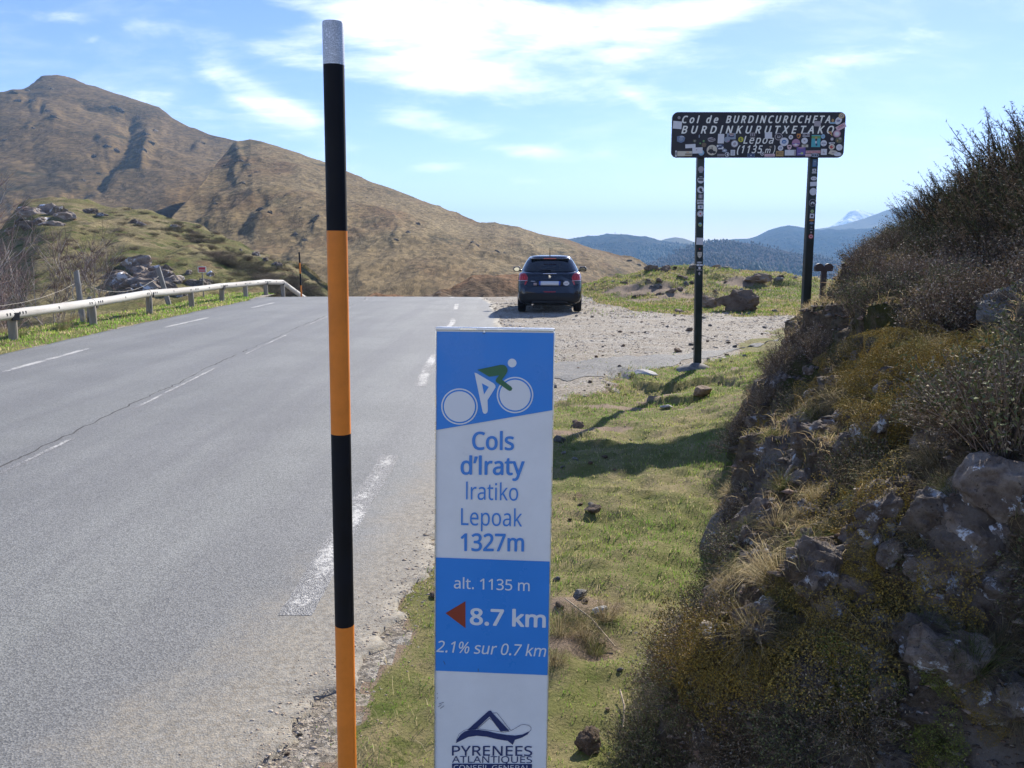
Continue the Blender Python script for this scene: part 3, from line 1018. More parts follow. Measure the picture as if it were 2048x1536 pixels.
def bank_material():
    m = bpy.data.materials.new('bank_earth')
    m.use_nodes = True
    T = NT(m.node_tree)
    tc = T.n('ShaderNodeTexCoord')
    v = tc.outputs['Object']
    c = T.mix(T.ss(T.noise(v, 17, 9, .78), .4, .62), (.11, .08, .052), (.20, .155, .105))
    c = T.mix(T.ss(T.noise(v, 2.2, 6, .7), .52, .66), c, (.07, .072, .022))
    c = T.mix(T.ss(T.noise(v, 3.7, 6, .72), .60, .68), c, (.26, .17, .035))
    a = T.n('ShaderNodeAttribute', attribute_name='rock')
    rk = T.ss(T.m('ADD', a.outputs['Fac'], T.m('SUBTRACT', T.noise(v, 2.8, 5, .65), .5)), .45, .7)
    rc = T.mix(T.ss(T.noise(v, 6, 7, .7), .38, .64), (.12, .095, .078), (.27, .235, .20))
    rc = T.mix(T.ss(T.noise(v, 4.1, 7, .74, .4), .60, .645), rc, (.52, .53, .54))
    c = T.mix(rk, c, rc)
    p = T.n('ShaderNodeBsdfPrincipled')
    p.inputs['Roughness'].default_value = .95
    p.inputs['Specular IOR Level'].default_value = .15
    T.l(c, p.inputs['Base Color'])
    bp = T.n('ShaderNodeBump')
    bp.inputs['Strength'].default_value = 1.0
    bp.inputs['Distance'].default_value = .03
    T.l(T.m('ADD', T.noise(v, 26, 9, .75), T.m('MULTIPLY', T.noise(v, 110, 5, .7), .5)), bp.inputs['Height'])
    T.l(bp.outputs[0], p.inputs['Normal'])
    T.l(p.outputs[0], T.n('ShaderNodeOutputMaterial').inputs['Surface'])
    return m


bank = obj('earth_bank', np_mesh('earth_bank', BV.reshape(-1, 3), BF, smooth=True, attrs={'rock': rockiness.ravel()}), bank_material())
tag(bank, kind='structure')
bank_bvh = BVHTree.FromPolygons(BV.reshape(-1, 3).tolist(), BF.tolist())
gsel = (GV[GF].mean(1)[:, 0] > -14) & (GV[GF].mean(1)[:, 0] < 16) & (GV[GF].mean(1)[:, 1] > 0) & (GV[GF].mean(1)[:, 1] < 45)


def on_bank(x, y):
    h = bank_bvh.ray_cast(Vector((x, y, 8)), Vector((0, 0, -1)))
    return (h[0], h[1]) if h[0] is not None else (Vector((x, y, float(gz(x, y)))), Vector((0, 0, 1)))


def on_hill(x, y):
    h = hill_bvh.ray_cast(Vector((x, y, 60)), Vector((0, 0, -1)))
    g = float(gz(x, y))
    if h[0] is not None and h[0].z > g:
        return h[0]
    return Vector((x, y, g))


def bank_hit(px, py):
    d = Vector(px_dir(px, py)).normalized()
    h = bank_bvh.ray_cast(Vector((0, 0, EYE)), d)
    return (h[0], h[1]) if h[0] is not None else (None, None)


def ground_hit(px, py):
    z = 0.0
    for _ in range(12):
        d = px_dir(px, py)
        s_ = (z - EYE) / d[2]
        x, y = d[0] * s_, d[1] * s_
        z = float(gz(x, y))
    return Vector((x, y, z))
# ------------------------------------------------------------------ snow pole
black_pl = mat('black_band', (.008, .009, .012), .6, spec=.15, var=.25, vscale=14)
orange_pl = mat('orange_band', (.74, .225, .032), .5, spec=.2, var=.13, vscale=7)


def reflective_material():
    m = bpy.data.materials.new('reflective_film')
    m.use_nodes = True
    T = NT(m.node_tree)
    tc = T.n('ShaderNodeTexCoord')
    vo = T.n('ShaderNodeTexVoronoi', feature='DISTANCE_TO_EDGE')
    T.l(tc.outputs['Object'], vo.inputs['Vector'])
    vo.inputs['Scale'].default_value = 260
    f = T.ss(vo.outputs['Distance'], .02, .12)
    c = T.mix(f, (.80, .81, .83), (.36, .38, .40))
    p = T.n('ShaderNodeBsdfPrincipled')
    p.inputs['Roughness'].default_value = .35
    p.inputs['Metallic'].default_value = .25
    T.l(c, p.inputs['Base Color'])
    T.l(p.outputs[0], T.n('ShaderNodeOutputMaterial').inputs['Surface'])
    return m


reflect = reflective_material()


def snow_pole(x, y, z0, lean, bands, r, label, seg=28):
    root = empty('snow_pole', (x, y, z0), (0, lean, 0))
    tag(root, label, 'snow pole', 'snow poles along the road')
    for zb, zt, kind in bands:
        bm = bmesh.new()
        m_, lb = {'k': (black_pl, 'black band'), 'o': (orange_pl, 'orange band'), 'w': (reflect, 'silver reflective band')}[kind]
        if kind == 'w':
            pts = [(0, 0, zb), (0, 0, zt - .004), (0, 0, zt)]
            rr = [r * 1.012, r * 1.012, r * .98]
        else:
            pts, rr = [(0, 0, zb), (0, 0, zt)], [r, r]
        b_tube(bm, pts, rr, seg)
        o = bm_obj('band', bm, m_, root, smooth=False)
        sharp_caps(o)
        o['label'] = lb
    return root


snow_pole(-.407, 1.85, 0.0, math.radians(.78), [(-.06, .27, 'k'), (.27, .729, 'o'), (.729, 1.192, 'k'), (1.192, 1.647, 'o'), (1.647, 1.994, 'k'), (1.994, 2.081, 'w')], .0224,
          'tall black and orange banded snow pole with silver tip right beside the cyclist sign')
fp = at(603, 596, 31.0)
zf = float(gz(fp.x, 31.0))
snow_pole(fp.x, 31.0, zf, math.radians(-.6), [(-.05, .44, 'o'), (.44, .88, 'k'), (.88, 1.27, 'o'), (1.27, 1.66, 'k')], .030, 'distant thin black and orange snow pole at the end of the log guardrail', 10)

# ------------------------------------------------------------------ text
FONT = None
try:
    import os
    _fp = os.path.join(bpy.utils.system_resource('DATAFILES', path='fonts'), 'NotoSansHebrew-Regular.woff2')
    if os.path.exists(_fp):
        FONT = bpy.data.fonts.load(_fp)
except Exception:
    FONT = None


def lettering(body, x0, x1, zb, zt, mat_, parent, y, bold=0.0, shear=0.0, slope=0.0, space=1.0, name='lettering', th=0.0002):
    cu = bpy.data.curves.new('text', 'FONT')
    cu.body = body.replace('I', 'l')      # this face draws I with serifs; its l is the plain bar the signs show
    if FONT is not None:
        cu.font = FONT
    cu.shear = shear
    cu.space_character = space
    cu.resolution_u = 4
    to = bpy.data.objects.new('text', cu)
    COL.objects.link(to)
    dg = bpy.context.evaluated_depsgraph_get()
    me = bpy.data.meshes.new_from_object(to.evaluated_get(dg))
    bpy.data.objects.remove(to)
    bpy.data.curves.remove(cu)
    n = len(me.vertices)
    co = np.empty(n * 3, np.float32)
    me.vertices.foreach_get('co', co)
    co = co.reshape(-1, 3)
    mn, mx = co.min(0), co.max(0)
    sx = (x1 - x0) / (mx[0] - mn[0])
    sz = (zt - zb) / mx[1]
    X = x0 + (co[:, 0] - mn[0]) * sx
    Z = zb + co[:, 1] * sz + slope * (X - x0)
    out = np.stack([X, np.full(n, -y), Z], -1).astype(np.float32)
    me.vertices.foreach_set('co', out.ravel())
    me.update()
    if bold > 0:
        # heavier strokes: the same outline laid a hair beside itself
        bw = bmesh.new()
        e = bold * (zt - zb)
        for q, (ox, oz) in enumerate(((0, 0), (1, 0), (-1, 0), (0, 1), (0, -1), (.7, .7), (-.7, .7), (.7, -.7), (-.7, -.7))):
            m2 = me.copy()
            m2.transform(Matrix.Translation((ox * e, -q * 2e-5, oz * e * .8)))
            bw.from_mesh(m2)
            bpy.data.meshes.remove(m2)
        bw.to_mesh(me)
        bw.free()
    me.name = name
    me.materials.clear()
    return obj(name, me, mat_, parent)


# ------------------------------------------------------------------ cyclist sign
sgn = empty('cyclist_sign', (0, 0, 0))
ROT = Matrix.Rotation(.0137, 3, 'Z') @ Matrix.Rotation(-.0522, 3, 'X') @ Matrix.Rotation(.0137, 3, 'Y')
top = Vector((-.1605, 1.7566, 1.4394))
LH = 1.4394 / ROT.col[2].z
base_p = top - ROT.col[2] * LH
sgn.matrix_world = Matrix.Translation(base_p) @ ROT.to_4x4()
tag(sgn, 'blue and white panel with cyclist emblem reading 8.7 km beside the snow pole', 'sign')
white_p = mat('sign_white', (.80, .80, .79), .38, spec=.35, var=.05, vscale=5)
blue_p = mat('sign_blue', (.032, .245, .70), .36, spec=.35, var=.03, vscale=5)
blue_t = mat('sign_blue_text', (.045, .24, .66), .4)
green_p = mat('sign_green', (.018, .13, .055), .4)
red_p = mat('sign_red', (.27, .035, .017), .4)
navy_p = mat('sign_navy', (.012, .03, .13), .4)
pale_p = mat('sign_pale_text', (.76, .77, .78), .4)
alu = mat('aluminium', (.62, .63, .65), .32, metal=.85, var=.08, vscale=20)
bm = bmesh.new()
b_box(bm, (.125, .0175, LH / 2 - .05), (.25, .033, LH + .1 - .002))
bm_obj('panel', bm, white_p, sgn)
bm = bmesh.new()
b_box(bm, (.125, .0165, LH + .001), (.2535, .039, .006), bevel=.0012)
bm_obj('top_cap', bm, alu, sgn)
for sx in (-.0012, .2512):
    bm = bmesh.new()
    b_box(bm, (sx, .0165, LH / 2 - .05), (.0024, .0375, LH + .1 - .008))
    bm_obj('edge_trim', bm, alu, sgn)
bm = bmesh.new()
for zz in (.35, LH - .3):
    b_box(bm, (.125, .05, zz), (.2, .03, .03))
b_tube(bm, [(.125, .09, -.05), (.125, .09, LH - .1)], .03, 14)
bm_obj('support_post', bm, mat('galvanised', (.4, .41, .42), .45, metal=.8, var=.15), sgn)


def sz(z):
    return LH + z


def P2(pts):
    return [(x, sz(z)) for x, z in pts]


L1, L2, L3, L4 = .0012, .0018, .0024, .0030
EPS = .0006
print_obj('blue_field', [P2([(.0005, -.2171), (.2495, -.1713), (.2495, -.0055), (.0005, -.0055)])], blue_p, sgn, EPS)
print_obj('blue_field', [P2([(.0005, -.7576), (.2495, -.7666), (.2495, -.5066), (.0005, -.4995)])], blue_p, sgn, EPS)


def cz(cx, cy):
    return ((cx / 3.2 - 13) / 940, LH - (cy / 3.2 - 18) / 930)


for wx, wz in ((.0499, -.1655), (.1688, -.1393)):
    R_ = .0392
    print_obj('wheel_emblem', [circ(wx, sz(wz), R_, 64)], pale_p, sgn, L1)
    print_obj('wheel_emblem', [circ(wx, sz(wz), R_ * .925, 64)], blue_p, sgn, L2)
    print_obj('wheel_emblem', [circ(wx, sz(wz), R_ * .845, 64)], pale_p, sgn, L3)
print_obj('frame_emblem', [[cz(*p) for p in ((287, 332), (300, 335), (410, 398), (421, 410), (423, 424), (415, 438), (372, 507), (375, 572), (371, 587), (360, 595), (350, 594), (342, 583))]], pale_p, sgn, L1)
print_obj('frame_emblem', [[cz(*p) for p in ((335, 399), (379, 422), (350, 470))]], blue_p, sgn, L2)
print_obj('rider_emblem', [[cz(*p) for p in ((304, 312), (455, 279), (475, 280), (490, 290), (498, 305), (498, 320), (490, 337), (464, 374), (524, 418), (531, 430), (526, 442), (514, 446), (505, 442), (428, 390), (423, 381), (426, 371), (444, 346), (382, 356))]], green_p, sgn, L4)
hx, hz = cz(528, 267)
print_obj('head_emblem', [circ(hx, hz, .0093, 36)], pale_p, sgn, L1)
lettering('Cols', .0786, .1671, sz(-.2588), sz(-.2185), blue_t, sgn, EPS, bold=.028)
lettering('d\u2019Iraty', .0541, .1906, sz(-.3135), sz(-.2725), blue_t, sgn, EPS, bold=.028)
lettering('Iratiko', .0653, .1784, sz(-.3690), sz(-.3295), blue_t, sgn, EPS, slope=-.016)
lettering('Lepoak', .0548, .1879, sz(-.4262), sz(-.3860), blue_t, sgn, EPS, slope=-.016)
lettering('1327m', .0552, .1920, sz(-.4836), sz(-.4451), blue_t, sgn, EPS, bold=.028)
lettering('alt. 1135 m', .0404, .2065, sz(-.5683), sz(-.5425), pale_p, sgn, L1, bold=.010, slope=-.030)
lettering('8.7 km', .0773, .2421, sz(-.6500), sz(-.6120), pale_p, sgn, L1, bold=.045, slope=-.034)
lettering('2.1% sur 0.7 km', .0024, .2455, sz(-.7139), sz(-.6865), pale_p, sgn, L1, bold=.010, slope=-.040, shear=.2)
print_obj('red_arrow', [P2([(.0220, -.6251), (.0663, -.6591), (.0658, -.5974)])], red_p, sgn, L1)


def cl8(cx, cy):
    return ((cx / 3.523 - 10) / 896, LH - .9579 + (1512 - (1100 + cy / 3.523)) / 845)


print_obj('mountain_logo', [[cl8(*p) for p in ((262, 1268), (412, 1132), (428, 1131), (440, 1148), (560, 1272), (502, 1276), (418, 1172), (322, 1264))],
                            [cl8(*p) for p in ((182, 1360), (190, 1335), (215, 1300), (245, 1278), (280, 1268), (340, 1266), (400, 1274), (470, 1290), (540, 1301), (600, 1305), (650, 1298), (700, 1275), (690, 1295), (650, 1318), (600, 1335), (585, 1370), (550, 1342), (480, 1332),
                                               (400, 1314), (330, 1307), (270, 1316), (225, 1338))]], navy_p, sgn, EPS)


def thin_line(pts, w, name, mat_, parent, y):
    polys = []
    for (a, b), (c, d) in zip(pts, pts[1:]):
        L = math.hypot(c - a, d - b)
        nx, nz = -(d - b) / L * w / 2, (c - a) / L * w / 2
        polys.append([(a - nx, b - nz), (c - nx, d - nz), (c + nx, d + nz), (a + nx, b + nz)])
    return print_obj(name, polys, mat_, parent, y)


thin_line([cl8(*p) for p in ((330, 1262), (418, 1184), (440, 1200), (500, 1276))], .0008, 'logo_outline', navy_p, sgn, EPS)
thin_line([cl8(*p) for p in ((440, 1148), (470, 1146), (570, 1270), (600, 1255), (640, 1230), (665, 1226), (695, 1232), (714, 1248), (712, 1265), (690, 1290))], .0008, 'logo_outline', navy_p, sgn, EPS)
thin_line([cl8(*p) for p in ((184, 1345), (205, 1295), (240, 1270), (300, 1255), (400, 1266), (520, 1282), (560, 1275))], .0006, 'logo_outline', navy_p, sgn, EPS)
lettering('PYRENEES', .0381, .2179, sz(-.9565), sz(-.9335), navy_p, sgn, EPS, bold=.010, slope=.0)
lettering('ATLANTIQUES', .0382, .2182, sz(-.9735), sz(-.9570), navy_p, sgn, EPS)
print_obj('navy_bar', [P2([(.0382, -.9925), (.2182, -.9925), (.2182, -.9760), (.0382, -.9760)])], navy_p, sgn, EPS)
lettering('CONSEIL GENERAL', .0420, .2140, sz(-.9910), sz(-.9780), pale_p, sgn, L1)
# small scuffs on the panel
for a, b, c, d in ((.008, -.835, .019, -.831), (.007, -.842, .014, -.836), (.011, -.846, .02, -.839), (.004, -.812, .005, -.81), (.0045, -.822, .006, -.82), (.018, -.735, .022, -.743), (.095, -.752, .0955, -.759), (.098, -.0085, .104, -.0085)):
    thin_line([(a, sz(b)), (c, sz(d))], .0009, 'scuff', mat('scuff_dark', (.08, .08, .09), .8), sgn, L1)
bm = bmesh.new()
for sxx in (.1017,):
    b_tube(bm, [(sxx, -.003, sz(-.004)), (sxx, .0, sz(-.004))], .0024, 10)
bm_obj('screw', bm, alu, sgn)

# ------------------------------------------------------------------ pass sign on two posts
BX0, BYY, BTOP, BWD, BHT = 2.127, 11.40, 3.438, 2.30, .585
pas = empty('pass_sign', (BX0, BYY, 0))
tag(pas, 'wide black pass name sign covered in stickers on two dark posts beside the gravel lay-by', 'sign')
board_m = mat('board_black', (.008, .008, .016), .42, spec=.4, var=.3, vscale=5)
post_m = mat('post_dark_green', (.010, .020, .020), .4, spec=.45, var=.25, vscale=7)
letter_m = mat('board_letter', (.78, .78, .72), .5, var=.06)
bm = bmesh.new()
outl = []
rr = .075
for cx0, cz0, a0 in ((BWD - rr, -rr, 0), (rr, -rr, 90), (rr, -BHT + rr, 180), (BWD - rr, -BHT + rr, 270)):
    for k in range(7):
        a = math.radians(a0 + 15 * k)
        outl.append((cx0 + rr * math.cos(a), BTOP + cz0 + rr * math.sin(a)))
poly_plate(bm, outl[::-1], 0, .035)
board = bm_obj('board', bm, board_m, pas)
bm = bmesh.new()
for zz in (-.14, -.45):
    b_box(bm, (BWD / 2, .05, BTOP + zz), (BWD - .2, .028, .04))
bm_obj('back_rail', bm, mat('rail_grey', (.12, .12, .13), .5, metal=.6), pas)
for tx, bx_, bz, w in ((2.53 - BX0, 2.604 - BX0, -.25, .098), (4.06 - BX0, 4.075 - BX0, .05, .112)):
    bm = bmesh.new()
    hgt = BTOP - .06 - bz
    vs = b_box(bm, (0, 0, 0), (w, .09, hgt), bevel=.008)
    for v in vs:
        t = (v.co.z + hgt / 2) / hgt
        v.co.x += (bx_ + .0 - (bx_ - tx) * t * (hgt / (2.85 - bz if False else hgt)))
        v.co.z += bz + hgt / 2
        v.co.y += .11
    bm_obj('post', bm, post_m, pas)
# concrete foot of the left post
bm = bmesh.new()
bmesh.ops.create_icosphere(bm, subdivisions=3, radius=.5)
for v in bm.verts:
    k = 1 + .12 * float(fbm(v.co.x * 3, v.co.y * 3, v.co.z * 3, 3))
    v.co = Vector((v.co.x * .62 * k + 2.55 - BX0, v.co.y * .5 * k + .05, v.co.z * .34 * k - .09))
bm_obj('concrete_foot', bm, mat('old_concrete', (.20, .185, .16), .95, var=.5, vscale=14), pas, smooth=True)


def bxz(cx, cy):
    return (cx - 125) * .0013, BTOP - (cy - 112) * .00125


BL1, BL2, BL3 = .0010, .0022, .0034


def bline(t, x0, x1, yb, yt, sp, bold=.0, sh=.28):
    a, zb = bxz(x0, yb)
    b, zt = bxz(x1, yt)
    return lettering(t, a, b, zb, zt, letter_m, board, BL1, bold=bold, shear=sh, space=sp)


bline('Col de', 228, 592, 223, 148, 1.5, .05)
bline('BURDINCURUCHETA', 675, 1735, 222, 146, 1.45, .05)
bline('BURDINKURUTXETAKO', 224, 1778, 330, 250, 1.6, .045)
bline('Lepoa', 860, 1170, 435, 358, 1.2, .022)
bline('(1135', 800, 1058, 533, 455, 1.25, .03)
bline('m', 1085, 1142, 533, 490, 1, .03)
bline(')', 1160, 1190, 533, 455, 1, .0)
STM = {k: mat('sticker_' + k, c, .5, var=.06, vscale=30) for k, c in dict(
    white=(.62, .63, .66), grey=(.34, .31, .33), cream=(.56, .52, .42), dark=(.02, .02, .025), navy=(.03, .05, .12), slate=(.13, .19, .30), sky=(.24, .42, .56), blue=(.05, .16, .36), yellow=(.50, .48, .03),
    orange=(.50, .22, .05), brown=(.14, .10, .06), ochre=(.42, .27, .10), purple=(.13, .09, .30), mauve=(.38, .20, .30), pink=(.60, .44, .46), red=(.45, .05, .05), teal=(.07, .36, .42), green=(.12, .30, .10), lime=(.40, .48, .22), olive=(.10, .11, .06), steel=(.24, .29, .36)).items()}
_sn = [0]


def sticker(parent, kind, cx, cz_, w, h, col, y, ang=0.0, inner=()):
    """one printed sticker: base outline plus smaller prints, as its own part"""
    _sn[0] += 1
    y = y + (_sn[0] % 5) * .00025
    bm = bmesh.new()
    mats = []

    def add(pl, c, lv):
        if STM[c] not in mats:
            mats.append(STM[c])
        n0 = len(bm.faces)
        poly_plate(bm, pl, -y - .0004 - lv * .0012, -y - lv * .0012)
        bm.faces.ensure_lookup_table()
        for f in bm.faces[n0:]:
            f.material_index = mats.index(STM[c])

    def shape(k, x, z, w_, h_, a_):
        if k == 'c':
            return circ(x, z, w_ / 2, 20, h_ / 2, a_)
        if k == 's':
            return [(x + dx * w_ / 2, z + dz * h_ / 2) for dx, dz in ((-.9, 1), (.9, 1), (1, .3), (.75, -.5), (0, -1), (-.75, -.5), (-1, .3))]
        if k == 't':
            return [(x - w_ / 2, z + h_ / 2), (x + w_ * .3, z + h_ / 2), (x + w_ / 2, z - h_ / 2)]
        if k == 'd':
            return [(x - w_ / 2, z + .35 * h_), (x + w_ * .1, z + h_ / 2), (x + w_ / 2, z + .2 * h_), (x + .4 * w_, z - .3 * h_), (x, z - h_ / 2), (x - w_ / 2, z - .3 * h_)]
        if k == 'b':
            rr_ = random.Random(_sn[0])
            return [(x + math.cos(t * .5236) * w_ / 2 * rr_.uniform(.72, 1.05), z + math.sin(t * .5236) * h_ / 2 * rr_.uniform(.72, 1.05)) for t in range(12)]
        return rect(x, z, w_, h_, a_)

    add(shape(kind, cx, cz_, w, h, ang), col, 0)
    for lv, (k, dx, dz, ww_, hh_, c) in enumerate(inner):
        ca, sa = math.cos(ang), math.sin(ang)
        ox, oz = dx * w, dz * h
        add(shape(k, cx + ox * ca - oz * sa, cz_ + ox * sa + oz * ca, ww_ * w, hh_ * h, ang), c, 1 + lv * .12)
    bmesh.ops.recalc_face_normals(bm, faces=bm.faces)
    me = bpy.data.meshes.new('sticker')
    bm.to_mesh(me)
    bm.free()
    for m_ in mats:
        me.materials.append(m_)
    o = obj('sticker', me, None, parent)
    o['label'] = {'c': 'round', 'r': 'square', 's': 'shield shaped', 't': 'triangular', 'd': 'angular', 'b': 'irregular'}[kind] + ' ' + col + ' sticker'
    return o


